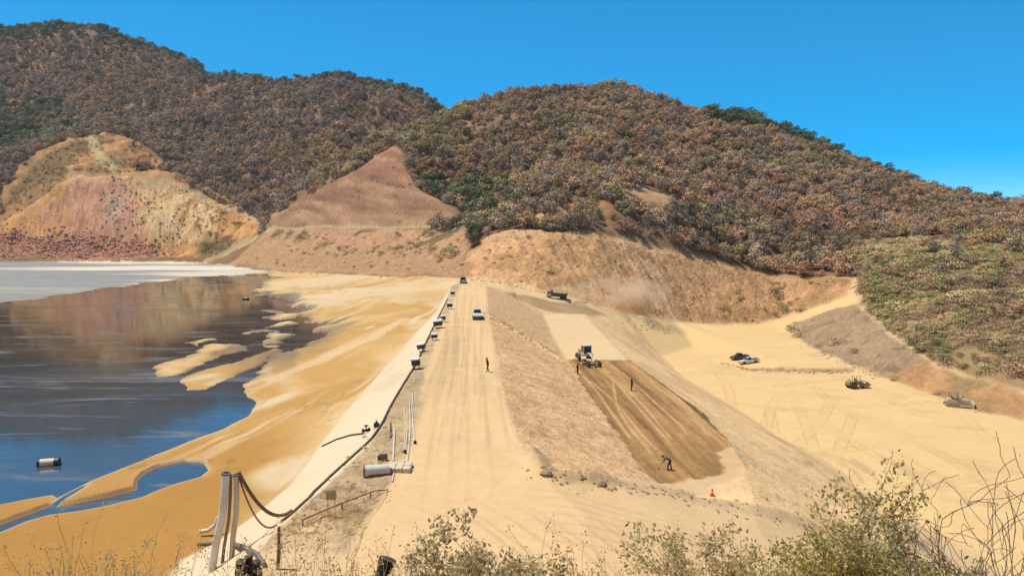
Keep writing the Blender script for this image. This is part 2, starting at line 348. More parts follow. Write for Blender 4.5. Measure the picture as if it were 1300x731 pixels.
islands = [PZ(-6, (193, 468), (236, 450), (268, 433), (292, 436), (310, 444), (290, 450), (270, 458), (235, 473), (205, 478)), PZ(-6, (238, 436), (262, 430), (250, 442)), PZ(-6, (300, 424), (330, 414), (372, 406), (376, 412), (340, 420), (312, 428)), PZ(-6, (334, 402), (346, 394), (372, 398), (378, 404), (350, 410)), PZ(-6, (336, 424), (352, 422), (370, 426), (352, 434), (340, 434)),
           PZ(-6, (228, 486), (262, 468), (300, 458), (350, 440), (360, 444), (322, 462), (290, 480), (262, 494), (236, 496))]
# tailings
area['pale'] = np.vstack([PZ(-5.7, (-200, 334), (0, 332), (100, 332), (215, 331), (290, 336), (335, 345), (300, 350), (250, 350), (200, 357), (130, 365), (60, 377), (0, 384), (-200, 392))[:, :2]])
area['beach'] = np.vstack([area['pond'][7:, :2][:0], PZ(-6, (352, 348))[:, :2], hits([(450, 350), (520, 352), (571, 355)])[:, :2], liner_b[::-1, :2], [[-24, 36], [-400, 36], [-400, 440]]])

WET = sdist(X, Y, area['pond'], reach=14)
for isl in islands: WET = np.minimum(WET, -sdist(X, Y, isl, reach=14))
WET = np.maximum(WET, sdist(X, Y, area['pool'], reach=14))
wob = (1.3 * fbm(X, Y * .7, 16, 4, 31) + (1.2 + 2.6 * sstep(92, 135, Y)) * fbm(X * .6 + Y * .5, Y * .6 - X * .6, 6, 5, 32, .62)) * np.clip((Y - 58) / 60, .05, 1.7)
WET = WET + wob
SD = {}
for k in area:
    if k not in ('pond', 'pool'):
        SD[k] = sdist(X, Y, area[k], reach=20)

# ------------------------------------------------------------------ relief
n1 = fbm(X, Y, 3.0, 4, 1); n2 = fbm(X, Y, 14, 4, 2); n3 = fbm(X, Y, 60, 5, 3)
def W(k, e=1.0, j=0.0, sc=6.0, s=0):
    d = SD[k] if not j else SD[k] + j * fbm(X, Y, sc, 4, 50 + s)
    return sstep(-e, e, d)
w_cut = W('cut', 4); w_bare = W('bare', 4); w_q = W('quarry', 4); w_low = W('lower_cut', 3); w_m = W('mound', 4)
nat = np.clip(1 - w_site, 0, 1)
rel = np.zeros_like(GZ)
rel += nat * (1 - w_cut) * (1 - w_bare) * (1 - w_q) * (1 - w_low) * (2.6 * n2 + (6.0 * n3 + 7.0 * (np.abs(fbm(X, Y * .55, 95, 3, 36)) - .22)) * sstep(300, 430, Y))
blk = np.abs(fbm(X, Y * .8, 3.4, 3, 21))
rid = 1 - np.abs(fbm(X, Y * .8, 7, 4, 9)) * 2
rel += w_cut * (.8 * (1 - np.abs(fbm(X + .35 * Y, Y * .25, 5, 3, 76)) * 2.2) + .55 * rid + .35 * n1 + .9 * n2) * sstep(0, 5, SD['cut'])
dg = (X * .75 + Y * .66)
gro = fbm(dg, X * .10 - Y * .1, 3.4, 4, 12, .6)
rel += w_bare * (1.7 * gro + .25 * n1)
rel += w_low * (.45 * rid + .35 * n1)
rel += (w_cut + w_low + w_q + w_bare * .4 + w_m * .5) * .75 * (fbm(X, Y, 3.2, 4, 35, .6) + .5 * blk - .2)

rel += w_q * (3.4 * fbm(X, Y, 9, 5, 22, .62) + 2.0 * blk + .8 * (1 - np.abs(fbm(X, Y * .3, 10, 4, 23)) * 2))
rel += w_m * (3.2 * fbm(X, Y, 16, 5, 24, .6) + 1.5 * (1 - np.abs(fbm(X, Y * .5, 12, 3, 80)) * 2))
w_su = W('slope_up', .5, .45, 2.2, 8); w_sl = W('slope_low', .8, 1.2, 5, 9); w_rf = W('rock_face', 1.5); w_rb = W('right_bank', 1.5); w_cs = W('crest_strip', .4, .6, 2.5, 7)
rel += w_su * (.16 * fbm(X * .5 - Y * .15, Y, 1.1, 4, 25) + .05 * n1)
rel += w_sl * .22 * fbm(X * .45, Y * 1.2, 2.2, 4, 26)
rel += w_rf * (.5 * n1 + .5 * blk) + w_rb * .22 * n1
rel += w_cs * .10 * fbm(X, Y, .7, 3, 27)
w_pa = W('patch', .25, .5, 1.1, 1)
ptn = fbm(X + .085 * Y + .25 * fbm(X, Y * .3, 6, 2, 75), Y * .05, .95, 3, 28, .6)
rel += w_pa * (.10 * ptn + .05 * n1) + .12 * w_pa * 0
flat = (1 - w_su) * (1 - w_sl) * w_site
rel += flat * .03 * fbm(X, Y, 1.6, 3, 29)
# windrow of spoil beside the near haul road
wr = hits([(676, 578), (690, 600), (715, 606), (760, 610), (830, 620), (870, 631)])
dw = sdist(X, Y, wr, closed=False, reach=4)
rel += np.clip(.5 + .9 * fbm(X, Y, 3.2, 3, 33), 0, 1.3) * np.exp(-(dw / .8) ** 2) * .7
wr2 = hits([(870, 631), (960, 646), (1045, 668)])
dw2 = sdist(X, Y, wr2, closed=False, reach=4)
rel += np.clip(.35 + .8 * fbm(X, Y, 3.0, 3, 34), 0, 1) * np.exp(-(dw2 / 1.0) ** 2) * .5
# small spoil heaps where the haul road meets the bench
for (px, py, r, h) in ((816, 409, 3.2, 1.6), (828, 410, 2.6, 1.2), (845, 414, 3.5, .7), (850, 417, 2.5, .5), (735, 387, 3, 1.2), (720, 384, 2.5, 1.0), (1003, 416, 2.5, 1.6), (1010, 421, 3, 1.8)):
    p = hit(px, py)
    dd = np.hypot(X - p[0], Y - p[1])
    rel += h * np.exp(-(dd / r) ** 2) * (1 + .6 * n1)
# the ditch line that climbs from the berm to the crest
dt = hits([(621, 400), (640, 409), (664, 424), (690, 439), (718, 457)])
dd_ = sdist(X, Y, dt, closed=False, reach=5)
rel -= .55 * np.exp(-(dd_ / .8) ** 2)
rel += .45 * np.exp(-((dd_ - 1.6) / .7) ** 2)
GZ = GZ + rel
# pond bed and beach
w_be = sstep(-1, 1, SD['beach'])
shore = -6.0 - .10 * np.clip(WET, -.5, 7)
inw = (WET > 0) & (Y < 440) & (GZ < -3.5)
away = sstep(0, 1.6, -WET)
GZ = np.where(inw, shore, np.where((w_be > .5) | (SD['pale'] > 0), np.where(WET > -1.7, shore + np.clip(GZ - shore, 0, 9) * away, np.maximum(GZ, -5.95)), np.where((Y < 440) & (X < -10), np.maximum(GZ, -5.985), GZ)))
lip = np.minimum(sdist(X, Y, PZ(-6, (-60, 689), (0, 666), (34, 653.5), (60, 644)), closed=False, reach=4), sdist(X, Y, PZ(-6, (72, 643), (103, 638), (137, 631), (173, 622), (175, 610), (185, 600), (205, 592), (235, 586), (258, 588)), closed=False, reach=4))
GZ = GZ + .34 * np.exp(-((lip - .35) / .45) ** 2) * sstep(0, .25, -WET) * (1 + .5 * n1)
hs = hillside(X, Y)
HS = hs > GZ
GZ = np.maximum(GZ, hs - .02)

# ------------------------------------------------------------------ ground colour (albedo, linear)
def lin(r, g, b):
    c = np.array([r, g, b]) / 255.0
    return np.where(c <= .04045, c / 12.92, ((c + .055) / 1.055) ** 2.4)
Ccol = np.zeros(GX.shape + (3,))
Ccol[:] = np.array([.17, .105, .055])
def paint(w, c, vary=None):
    global Ccol
    c = np.asarray(c, float)
    if vary is not None: cc = c[None, None, :] * (1 + vary[..., None])
    else: cc = c
    Ccol = Ccol * (1 - w[..., None]) + cc * w[..., None]
rough = np.full(GX.shape, .95); bump = np.full(GX.shape, 1.0)
SAND = (.61, .425, .225)
SAND2 = (.68, .468, .218)
m8 = fbm(X, Y, 2.2, 4, 45); m5 = fbm(X, Y, 30, 5, 40); m6 = fbm(X, Y, 5, 4, 41); m7 = fbm(X, Y, 1.0, 3, 42)
# natural ground under the trees
paint(np.ones_like(X), (.27, .15, .075), .35 * m5 + .25 * m6)
paint(sstep(.25, .5, fbm(X, Y, 70, 4, 43)) * nat, (.40, .24, .115), .2 * m6)
for _px, _py, _rx, _ry in ((790, 236, 24, 14), (745, 262, 12, 8), (835, 250, 16, 8), (700, 268, 12, 7), (545, 205, 8, 8)):
    _o = hit(_px, _py); paint(sstep(1.2, .5, np.hypot((X - _o[0]) / _rx, (Y - _o[1]) / _ry) + .5 * m6) * nat, (.50, .31, .15) if _px != 745 else (.42, .20, .09), .25 * m6)
paint(W('veg_right', 2, 2), (.30, .195, .095), .3 * m5 + .3 * m6)
# graded ground
paint(sstep(-2, .5, site_d + 1.0 * m6), SAND, .05 * m5 + .04 * m6)
cr0 = fbm(X, Y + GZ * .9, 5, 5, 68, .62)
# mound and quarry
paint(W('mound', 3, 3), (.52, .265, .105), .4 * m6 + .35 * m5 + .35 * cr0)
paint(W('mound', 3, 3) * sstep(.05, .4, fbm(X, Y, 18, 4, 44)), (.27, .16, .068), .3 * cr0)
paint(W('mound_road', 1.2, .6), (.60, .42, .21))
cr0 = fbm(X, Y + GZ * .9, 5, 5, 68, .62)
wq = W('quarry', 2.5, 2.5)
paint(wq, (.72, .36, .13), .25 * m6 + .2 * cr0)
qx = X / Y
paint(wq * sstep(-.63, -.59, qx + .03 * m6 + .05 * m5) * sstep(-.475, -.505, qx + .025 * m6 + .04 * m5), (.72, .345, .19), .45 * cr0 + .25 * m7)
paint(wq * sstep(12, 3, GZ + 5 + 6 * m6) * sstep(-.475, -.50, -qx * 0 + qx - .04 * m5) * 0, (.30, .14, .08))
paint(wq * sstep(16, 8, GZ + 5 + 5 * m6 + (qx + .6) * 25) * sstep(-.485, -.505, qx + .02 * m6), (.46, .20, .11), .5 * m7 + .25 * m6)
paint(wq * sstep(-.51, -.48, qx + .025 * m6 + .03 * m5) * sstep(.55, .2, np.abs(m6)) * sstep(-.395, -.41, qx) * sstep(3, 9, GZ), (.84, .53, .25), .6 * cr0)
paint(wq * sstep(-.44, -.42, qx + .02 * m6) * sstep(10, 5, GZ - (qx + .44) * 0 + 4 * m6), (.23, .155, .065), .3 * m6)
_ds = hit(146, 268); dsp = np.hypot((X - _ds[0]) / 9, (Y - _ds[1]) / 14)
paint(wq * sstep(1.1, .2, dsp + .6 * m6) * .55, (.56, .44, .33), .2 * m6)
paint(sstep(3.2, 1.5, sdist(X, Y, qr_t[:, :2], closed=False, reach=6) + .8 * m6) * .85, (.58, .40, .20))
# bare slope
wb = W('bare', 2.0, 5.0, 14)
paint(wb, (.37, .18, .098), .8 * gro + .15 * m6 + .15 * m7)
paint(wb * sstep(.1, .35, gro + .3 * m6) * .7, (.54, .32, .18), .1 * m7)
paint(wb * sstep(.2, .5, fbm(X, Y, 24, 4, 69)) * .6, (.38, .205, .105), .4 * gro)
paint(wb * sstep(30, 20, GZ + 4 * m6) * .7, (.44, .25, .135), .4 * gro)
wl = W('lower_cut', 2, 2)
paint(wl, (.58, .32, .165), .22 * m6 + .15 * m5)
paint(wl * sstep(6, 2, GZ + 2.5 * m6), (.53, .31, .15), .15 * m7)
paint(wl * sstep(.1, .45, fbm(X, Y, 9, 4, 46)) * sstep(3, 7, GZ), (.22, .16, .065), .3 * m6)
paint(wl * sstep(-.06, -.02, qx) * sstep(0, .4, fbm(X, Y, 9, 4, 47) + .2), (.17, .125, .055), .3 * m6)
paint(sstep(1.3, .5, sdist(X, Y, hits([(344, 289), (400, 287.5), (470, 288), (540, 288), (592, 288)]), closed=False, reach=6)) * .8, (.55, .41, .22))
paint(sstep(2.6, 1.4, sdist(X, Y, hits([(262, 331), (290, 320), (318, 306), (348, 291)]), closed=False, reach=8)), (.56, .39, .19))
# central cut bank
wc = W('cut', 1.5, 1.5)
cr = fbm(X, Y + GZ * .9, 4.5, 5, 48, .62)
paint(wc, (.80, .44, .21), .34 * cr + .15 * m7)
paint(wc * sstep(.1, .3, fbm(X * .3, GZ * 1.6 + Y * .15, 4, 4, 67)) * .45, (.48, .26, .11), .2 * cr)
paint(wc * sstep(.0, .4, fbm(X, Y, 14, 5, 49) + .15), (.62, .345, .15), .45 * cr)
paint(wc * sstep(.2, .5, fbm(X, Y, 18, 4, 51)) * .6, (.82, .52, .30), .2 * cr)
paint(wc * sstep(.16, .26, qx + .02 * m6) * sstep(-10, -4, GZ + 3 * m6) * .35, (.50, .27, .12), .35 * m6)
paint(wc * sstep(.22, .30, qx + .015 * m6) * sstep(-.2, .3, cr) * .7, (.34, .20, .085), .4 * m6)
# rock face and right bank
paint(W('rock_face', .8, 1.0, 4), (.36, .245, .14), .22 * m6 + .25 * m7)
paint(W('rock_face', .8, 1.0, 4) * sstep(.2, .5, fbm(X, Y, 5, 4, 52)) * .7, (.17, .115, .062))
paint(W('right_bank', .8, 1.5, 4), (.46, .255, .11), .25 * m6 + .15 * m7)
paint(W('right_bank', .8, 1.5, 4) * sstep(.0, .4, fbm(X, Y, 8, 4, 53)) * .7, (.25, .185, .085), .2 * m7)
# bench and its tracks
wbn = W('bench', 1.2, 1.2, 5)
paint(wbn, SAND2, .035 * m5 + .03 * m6)
trk = fbm(X * .25 + Y * .02, (Y + .35 * X), 3.0, 4, 54)
paint(wbn * sstep(.25, .6, trk) * .35, (.50, .33, .155))
tr_r = np.random.default_rng(3)
for k in range(26):
    p0 = P(tr_r.uniform(880, 1250), tr_r.uniform(440, 640), z=-21); ang = tr_r.uniform(-.5, .5) + (1.35 if k % 3 else .1); cv = tr_r.uniform(-.005, .005)
    tt = np.linspace(-1, 1, 9) * tr_r.uniform(14, 34)
    pl = np.stack([p0[0] + tt * math.cos(ang) - cv * tt ** 2 * math.sin(ang), p0[1] + tt * math.sin(ang) + cv * tt ** 2 * math.cos(ang)], -1)
    q = sdist(X, Y, pl, closed=False, reach=3)
    paint(wbn * (sstep(.35, .05, np.abs(q - .95)) + sstep(.9, .3, q) * .3) * .5 * np.clip(.6 + m6, 0, 1), (.46, .30, .14))
terr = sdist(X, Y, hits([(918, 461), (945, 468), (1000, 470), (1080, 470)]), closed=False, reach=4)
paint(sstep(1.3, .6, terr + .3 * m7), (.40, .265, .13), .2 * m7)
# dam faces
paint(w_su, (.72, .445, .22), .14 * m6 + .24 * m7)
paint(w_su * sstep(.1, .5, fbm(X * .6 + Y * .2, Y * .5, 3.5, 4, 59)) * .5, (.56, .335, .155), .15 * m7)
far_s = sstep(.0, .8, -sdist(X, Y, np.vstack([hits([(619, 398), (640, 409), (664, 424), (690, 439), (720, 459)])[:, :2], [[60, 60], [-6, 50]]]), reach=6))
paint(w_su * far_s, (.62, .395, .20), .05 * m6 + .06 * m7)
paint(np.exp(-(dd_ / 1.1) ** 2) * .8, (.30, .20, .10))  # ditch shade painted into the ground colour as a dark line
paint(w_sl, (.84, .55, .27), .10 * m6 + .1 * m7)
sgl = sstep(.12, .4, fbm(X * .6, Y * .25, 5, 4, 55))
paint(w_sl * sgl * .5, (.62, .38, .19), .15 * m7)
arc_c = P(980, 580, z=-19)
arcs = fbm(np.hypot(X - arc_c[0] + 14, (Y - arc_c[1]) * .8) + .4 * m6, np.arctan2(Y - arc_c[1], X - arc_c[0] + 14) * 3, 1.6, 3, 70)
near_arc = sstep(20, 8, np.hypot(X - P(1080, 600, z=-20)[0], (Y - P(1080, 600, z=-20)[1]) * .7))
paint(near_arc * sstep(.08, .4, arcs + .3 * m8) * .6, (.42, .285, .155))
paint(sstep(-.5, .5, SD['ramp'] + .3 * m7), (.66, .47, .255), .03 * m6)
bk = sstep(-1.5, 1.0, sdist(X, Y, hits([(640, 371), (660, 373), (700, 383), (752, 393), (768, 397), (745, 400), (700, 396), (668, 384)])[:, :2], reach=6))
paint(bk, (.36, .235, .115), .25 * m6 + .2 * m7)  # shadowed bank under the road, its shade put into the colour
# the strip between liner and road
paint(w_cs * sstep(-.1, .5, fbm(X, Y, 4, 4, 56) + .35) * .9, (.45, .315, .18), .22 * m7 + .1 * m6)
paint(w_cs * sstep(.15, .5, fbm(X, Y, 2.2, 4, 57)) * sstep(62, 50, Y) * .7, (.25, .18, .085))
# road tracks
wr_ = np.maximum(W('road', .5, .35, 2), W('junction', .5, .35, 2))
paint(wr_, (.69, .465, .235), .04 * m6 + .03 * m7)
tr = fbm((X + .05 * Y) * 1.0, Y * .035, 1.5, 3, 58)
paint(wr_ * sstep(48, 70, Y) * sstep(.2, .6, tr) * .35, (.47, .315, .165))
ax = X + .055 * Y
rt = np.random.default_rng(8)
for k in range(16):
    c0 = rt.uniform(-4.6, 2.6); sl = rt.uniform(-.02, .02); ph = rt.uniform(0, 6); y0 = rt.uniform(45, 120); y1 = y0 + rt.uniform(25, 90)
    q = np.abs(ax - c0 - sl * (Y - 80) - .35 * np.sin(Y / 17 + ph)); q = np.minimum(np.abs(q - .78), 9)
    paint(wr_ * sstep(.22, .05, q) * sstep(y0, y0 + 8, Y) * sstep(y1, y1 - 12, Y) * np.clip(.30 + .4 * m8, 0, .6), (.43, .285, .15))
paint(wr_ * sstep(.1, .5, fbm(X, Y * .22, 3, 4, 73)) * sstep(46, 56, Y) * .35, (.52, .365, .21))
for k, (c0, w0) in enumerate(((-3.4, .22), (-1.7, .22), (-.4, .2), (1.3, .2))):
    q = np.exp(-((ax - c0 + .35 * fbm(Y, Y * 0 + k, 30, 2, 60)) / w0) ** 2)
    paint(wr_ * q * sstep(40, 60, Y) * (.28 + .25 * fbm(X, Y, 7, 2, 61)).clip(0, 1), (.45, .30, .16))
# wheel ruts curling round the junction
for k in range(9):
    off = 26 + k * 1.15 + .3 * math.sin(k * 2.1)
    q = np.exp(-((np.hypot(X + 24 + .3 * m6, Y - 26) - off) / .16) ** 2) * sstep(-14, -2, X) * sstep(47, 42, Y) * (Y > 33)
    paint(q * .4, (.44, .295, .155))
for k in range(7):
    yy0 = 40.5 + k * 1.35
    cv = yy0 + .010 * (X - 6) ** 2 * (1 if k % 2 else .7) - .14 * X
    q = np.exp(-((Y - cv + .2 * m6) / .13) ** 2) * sstep(-1, 5, X) * sstep(22, 14, X)
    paint(q * .42, (.42, .28, .15))
# spoil windrows
paint(np.exp(-(dw / .8) ** 2) * .7, (.50, .34, .175), .3 * m7)
paint(np.exp(-(dw2 / 1.0) ** 2) * .5, (.52, .36, .19), .3 * m7)
paint(W('berm', .6, .8, 2.5, 11) * (1 - sstep(-.5, .5, SD['ramp'])), (.58, .37, .185), .12 * m6 + .12 * m7)
# wet, freshly spread fill on the berm
paint(w_pa, (.36, .205, .078), .75 * ptn + .18 * m7 + .10 * m6)
drk = sstep(.55, .8, sstep(-.2, .4, fbm((X + .08 * Y), Y * .18, 4, 3, 62)))
paint(w_pa * drk * .5, (.26, .14, .05), .4 * ptn)
for pl in ([(742, 478), (770, 500), (790, 520), (812, 548), (832, 570)], [(776, 478), (806, 512), (838, 548), (850, 560)], [(790, 472), (826, 506), (862, 538), (874, 552)], [(778, 484), (783, 515), (797, 540), (826, 575)], [(800, 496), (830, 530), (852, 556)], [(730, 466), (756, 494), (778, 526), (800, 556)]):
    q = sdist(X, Y, hits(pl), closed=False, reach=2)
    paint(w_pa * sstep(.22, .04, q + .12 * m7) * .75, (.60, .38, .175))
for pl in ([(800, 460), (836, 492), (872, 518), (900, 552)],):
    q = sdist(X, Y, hits(pl), closed=False, reach=3)
    paint(w_pa * sstep(.6, .1, q + .3 * m7) * .5, (.56, .34, .155))
# liner
w_li = W('liner', .35, .15, 1.5, 2)
paint(w_li, (.70, .55, .35), .05 * m6 + .05 * m7)
paint(w_li * sstep(.05, .45, fbm(X, Y * .4, 5, 5, 98, .62)) * .55, (.60, .43, .245))
paint(w_li * sstep(1.6, .2, sdist(X, Y, liner_b[:, :2], closed=False, reach=4) + .8 * m6) * .6, (.52, .33, .15))
rough = rough * (1 - w_li * .3)
# tailings beach
wbe = sstep(-2.2, -1.2, SD['beach']) * (X < -8)
paint(wbe, (.60, .39, .17), .1 * m6)
bs = fbm(X * .55 + Y * .35, Y * .55 - X * .35, 22, 5, 63)
bs2 = fbm(X * .5 + Y * .5, Y * .5 - X * .8, 9, 4, 64)
paint(wbe * sstep(.06, .26, bs + .25 * bs2) * .9, (.50, .28, .082), .08 * m6)
bs3 = fbm(X * .8 + Y * .45, (Y * .8 - X * .45) * .35, 7, 5, 74)
paint(wbe * sstep(.05, .35, bs3) * .55, (.54, .325, .115))
paint(wbe * sstep(.1, .4, -bs3 + .2 * bs2) * .6, (.66, .48, .275))
paint(wbe * sstep(.05, .3, -bs + .3 * bs2), (.64, .47, .26), .05 * m6)
paint(wbe * sstep(.28, .5, bs2) * .8, (.66, .51, .31))
wetb = wbe * sstep(95, 70, Y + 14 * bs2 + (X + 30) * .3) * sstep(-17, -24, X + .12 * (Y - 50) + 3 * bs2)
paint(wetb, (.41, .205, .042), .10 * m5 + .08 * m6 + .05 * m7)
paint(wetb * sstep(.15, .5, fbm(X * .5 + Y * .4, Y * .5 - X * .4, 8, 5, 96, .62)) * .5, (.48, .27, .085))
paint(wetb * sstep(.62, .72, vnoise(X * 1.3, Y * 1.0, 97)) * sstep(.2, .5, m6) * .6, (.26, .135, .03))
rough = rough - wetb * .15
bump = bump * (1 - .85 * wetb)
_b = P(370, 600, z=-5.5); paint(wbe * sstep(1.1, .5, np.hypot((X - _b[0]) / 4.2, (Y - _b[1]) / 4.5) + .35 * bs2), (.62, .46, .27))
_b = P(455, 440, z=-4.2); paint(wbe * sstep(1.2, .3, np.hypot((X - _b[0]) / 9, (Y - _b[1]) / 40) + .5 * bs2) * .55, (.52, .29, .085))
_b = P(400, 510, z=-5.4); paint(wbe * sstep(1.2, .5, np.abs((Y - _b[1]) - (X - _b[0]) * .7) / 7 + .4 * bs2 + np.abs(X - _b[0]) / 40), (.47, .265, .070), .04 * m6)
# grey drying band along the pool edge, dark wet rim
st = sstep(.05, .4, fbm(X * .8 + Y * .3, Y * .4 - X * .4, 12, 5, 72) + .35 * bs2 + .5 * sstep(-9, -1, WET) - .35) * sstep(-15, -4, WET) * sstep(95, 130, Y + .2 * X) * sstep(340, 300, Y)
paint(wbe * st * .85, (.15, .115, .085), .25 * m6)
_b = P(388, 432, z=-5.6); paint(wbe * sstep(1.0, .3, np.hypot((X - _b[0]) / 9, (Y - _b[1]) / 26) + .6 * bs2) * .75, (.20, .15, .10), .2 * m6)
fx_ = X - .25 * Y
dl = np.abs(fbm(fx_ + .8 * m6, Y * .16, 6, 4, 77, .6)); dl2 = fbm(fx_ + .6 * m6, Y * .13, 4.5, 4, 78, .6)
paint(wbe * sstep(.12, .42, dl2) * sstep(62, 80, Y) * .75, (.66, .47, .27), .05 * m7)
paint(wbe * sstep(.03, .006, dl) * sstep(60, 85, Y) * np.clip(.5 + m5, 0, 1) * .6, (.33, .205, .10))
paint(wbe * sstep(.5, .8, vnoise(X * 2.2, Y * 1.4, 79)) * sstep(.1, .5, m6) * .35, (.33, .20, .08))
rim = np.exp(-(np.clip(-WET, 0, 9) / (.22 + np.clip(Y - 60, 0, 200) / 90)) ** 2) * (WET <= .3) * wbe * (GZ < -5)
paint(rim * sstep(90, 130, Y) * .7, (.20, .145, .095))
paint(rim * sstep(110, 80, Y) * .6, (.62, .47, .30))
wp = sstep(-1, 1, SD['pale'] + 1 * m6) * (GZ < -5.2)
paint(wp, (.66, .57, .44), .05 * m5)
grey = sstep(.0, .35, fbm(X * .12, Y * .6, 14, 4, 65) + sstep(-.3, -.75, qx) * .5 - .2 + sstep(365, 330, Y) * .55)
paint(wp * grey, (.27, .265, .25), .12 * m6)
paint(wp * sstep(.25, .5, fbm(X * .1, Y * .7, 9, 4, 66)) * .5, (.42, .37, .30))
# bed under the water
paint(sstep(-.15, .15, WET) * (GZ < -5.5), (.045, .032, .020))
# near hillside
hsw = HS * 1.0
paint(hsw, (.40, .27, .135), .2 * m6 + .2 * m7)
# ------------------------------------------------------------------ materials
MATS = {}
def new_mat(name):
    m = bpy.data.materials.new(name); m.use_nodes = True
    nt = m.node_tree; b = nt.nodes['Principled BSDF']
    MATS[name] = m
    return m, nt, b
def nd(nt, t, **kw):
    n = nt.nodes.new(t)
    for k, v in kw.items():
        if k in n.inputs: n.inputs[k].default_value = v
        else: setattr(n, k, v)
    return n
def mth(nt, op, a, b=None, clamp=False):
    n = nt.nodes.new('ShaderNodeMath'); n.operation = op; n.use_clamp = clamp
    for i, v in enumerate((a, b)):
        if v is None: continue
        if isinstance(v, (int, float)): n.inputs[i].default_value = v
        else: nt.links.new(v, n.inputs[i])
    return n.outputs[0]
def noise(nt, vec, scale, detail=4, rough=.55):
    n = nd(nt, 'ShaderNodeTexNoise'); n.inputs['Scale'].default_value = scale
    n.inputs['Detail'].default_value = detail; n.inputs['Roughness'].default_value = rough
    nt.links.new(vec, n.inputs['Vector'])
    return n.outputs['Fac']

def earth_material():
    m, nt, b = new_mat('earth')
    at = nd(nt, 'ShaderNodeAttribute', attribute_name='Col')
    tc = nd(nt, 'ShaderNodeTexCoord'); v = tc.outputs['Object']
    g1 = noise(nt, v, 2.2, 6, .65); g2 = noise(nt, v, .35, 5, .6); g3 = noise(nt, v, 11.0, 4, .6); g4 = noise(nt, v, .9, 4, .7)
    f = mth(nt, 'ADD', mth(nt, 'MULTIPLY', mth(nt, 'SUBTRACT', g1, .5), .55), mth(nt, 'MULTIPLY', mth(nt, 'SUBTRACT', g2, .5), .30))
    f = mth(nt, 'ADD', f, mth(nt, 'MULTIPLY', mth(nt, 'SUBTRACT', g3, .5), .30))
    f = mth(nt, 'ADD', f, mth(nt, 'MULTIPLY', mth(nt, 'SUBTRACT', g4, .5), .75))
    bp = nd(nt, 'ShaderNodeAttribute', attribute_name='bumpy')
    f = mth(nt, 'ADD', mth(nt, 'MULTIPLY', f, bp.outputs['Fac']), 1.0)
    mx = nd(nt, 'ShaderNodeVectorMath', operation='SCALE')
    nt.links.new(at.outputs['Color'], mx.inputs[0]); nt.links.new(f, mx.inputs['Scale'])
    nt.links.new(mx.outputs[0], b.inputs['Base Color'])
    rg = nd(nt, 'ShaderNodeAttribute', attribute_name='rough')
    nt.links.new(rg.outputs['Fac'], b.inputs['Roughness'])
    b.inputs['Specular IOR Level'].default_value = .25
    bu = nd(nt, 'ShaderNodeBump'); bu.inputs['Distance'].default_value = .25
    nt.links.new(mth(nt, 'MULTIPLY', bp.outputs['Fac'], .7), bu.inputs['Strength'])
    hh = mth(nt, 'ADD', mth(nt, 'ADD', g1, mth(nt, 'MULTIPLY', g4, 3.0)), mth(nt, 'MULTIPLY', g3, .4))
    nt.links.new(hh, bu.inputs['Height']); nt.links.new(bu.outputs[0], b.inputs['Normal'])
    return m
EARTH = earth_material()

def set_tag(o, label, cat, group=None, kind=None):
    o['label'] = label; o['category'] = cat
    if group: o['group'] = group
    if kind: o['kind'] = kind
    return o

bump_a = np.clip(.25 + .75 * np.clip(nat + w_cut + w_q + w_bare + w_low + w_su + w_sl * .6 + w_rf + w_rb + w_cs + .6 * w_pa + HS, 0, 1), 0, 1) * bump
bump_a = np.where(w_li > .5, .08, bump_a) + .9 * np.clip(w_cut + w_q + w_low + .7 * w_bare + w_m, 0, 1) * (1 - HS)
rough_a = np.clip(rough, .3, 1)
Ccol = np.clip(Ccol, .005, .9)

# which named piece of the setting each quad belongs to
def ctr(a): return (a[:-1, :-1] + a[1:, 1:]) / 2
LAB = np.zeros((NR - 1, NC - 1), int)           # 0 hills
names = ['hills', 'bench_ground', 'dam_embankment', 'dirt_road', 'tailings_beach', 'quarry_slope', 'cut_bank', 'bare_slope', 'rock_slope', 'hillside', 'mud_patch', 'pale_tailings', 'concrete_apron']
c = {k: ctr(SD[k]) for k in SD}
LAB[ctr(site_d) > 0] = 1
LAB[(c['quarry'] > 0)] = 5
LAB[(c['cut'] > 0)] = 6
LAB[(c['bare'] > 0) | (c['lower_cut'] > 0)] = 7
LAB[(c['rock_face'] > 0) | (c['right_bank'] > 0)] = 8
LAB[(c['slope_up'] > 0) | (c['slope_low'] > 0) | (c['berm'] > 0) | (c['crest_strip'] > 0)] = 2
LAB[(c['road'] > 0)] = 3
LAB[(c['beach'] > 0)] = 4
LAB[(c['pale'] > 0)] = 11
LAB[(c['liner'] > 0)] = 12
LAB[(c['patch'] > 0)] = 10
LAB[ctr(HS * 1.0) > .5] = 9
info = {
 'hills': ('dry brown hills rising behind the dam and the pond', 'hill'),
 'bench_ground': ('wide flat bench of yellow sand below the dam', 'ground'),
 'dam_embankment': ('rough grey brown slopes of the earth dam', 'dam'),
 'dirt_road': ('pale sandy road along the dam crest', 'road'),
 'tailings_beach': ('orange and cream tailings beach beside the black pond', 'beach'),
 'quarry_slope': ('orange quarry slope with red rubble above the pale tailings', 'quarry'),
 'cut_bank': ('tan cut bank at the foot of the central hill', 'bank'),
 'bare_slope': ('bare reddish triangular slope beside the dark gully', 'slope'),
 'rock_slope': ('grey rocky slope beside the scrub on the right', 'slope'),
 'hillside': ('dry earth hillside under the near bushes', 'hillside'),
 'mud_patch': ('dark brown wet fill spread on the dam berm', 'fill'),
 'pale_tailings': ('pale grey dried tailings at the far side of the pond', 'tailings'),
 'concrete_apron': ('cream strip along the upstream edge of the dam', 'apron')}
VV = np.stack([GX, GY, GZ], -1).reshape(-1, 3)
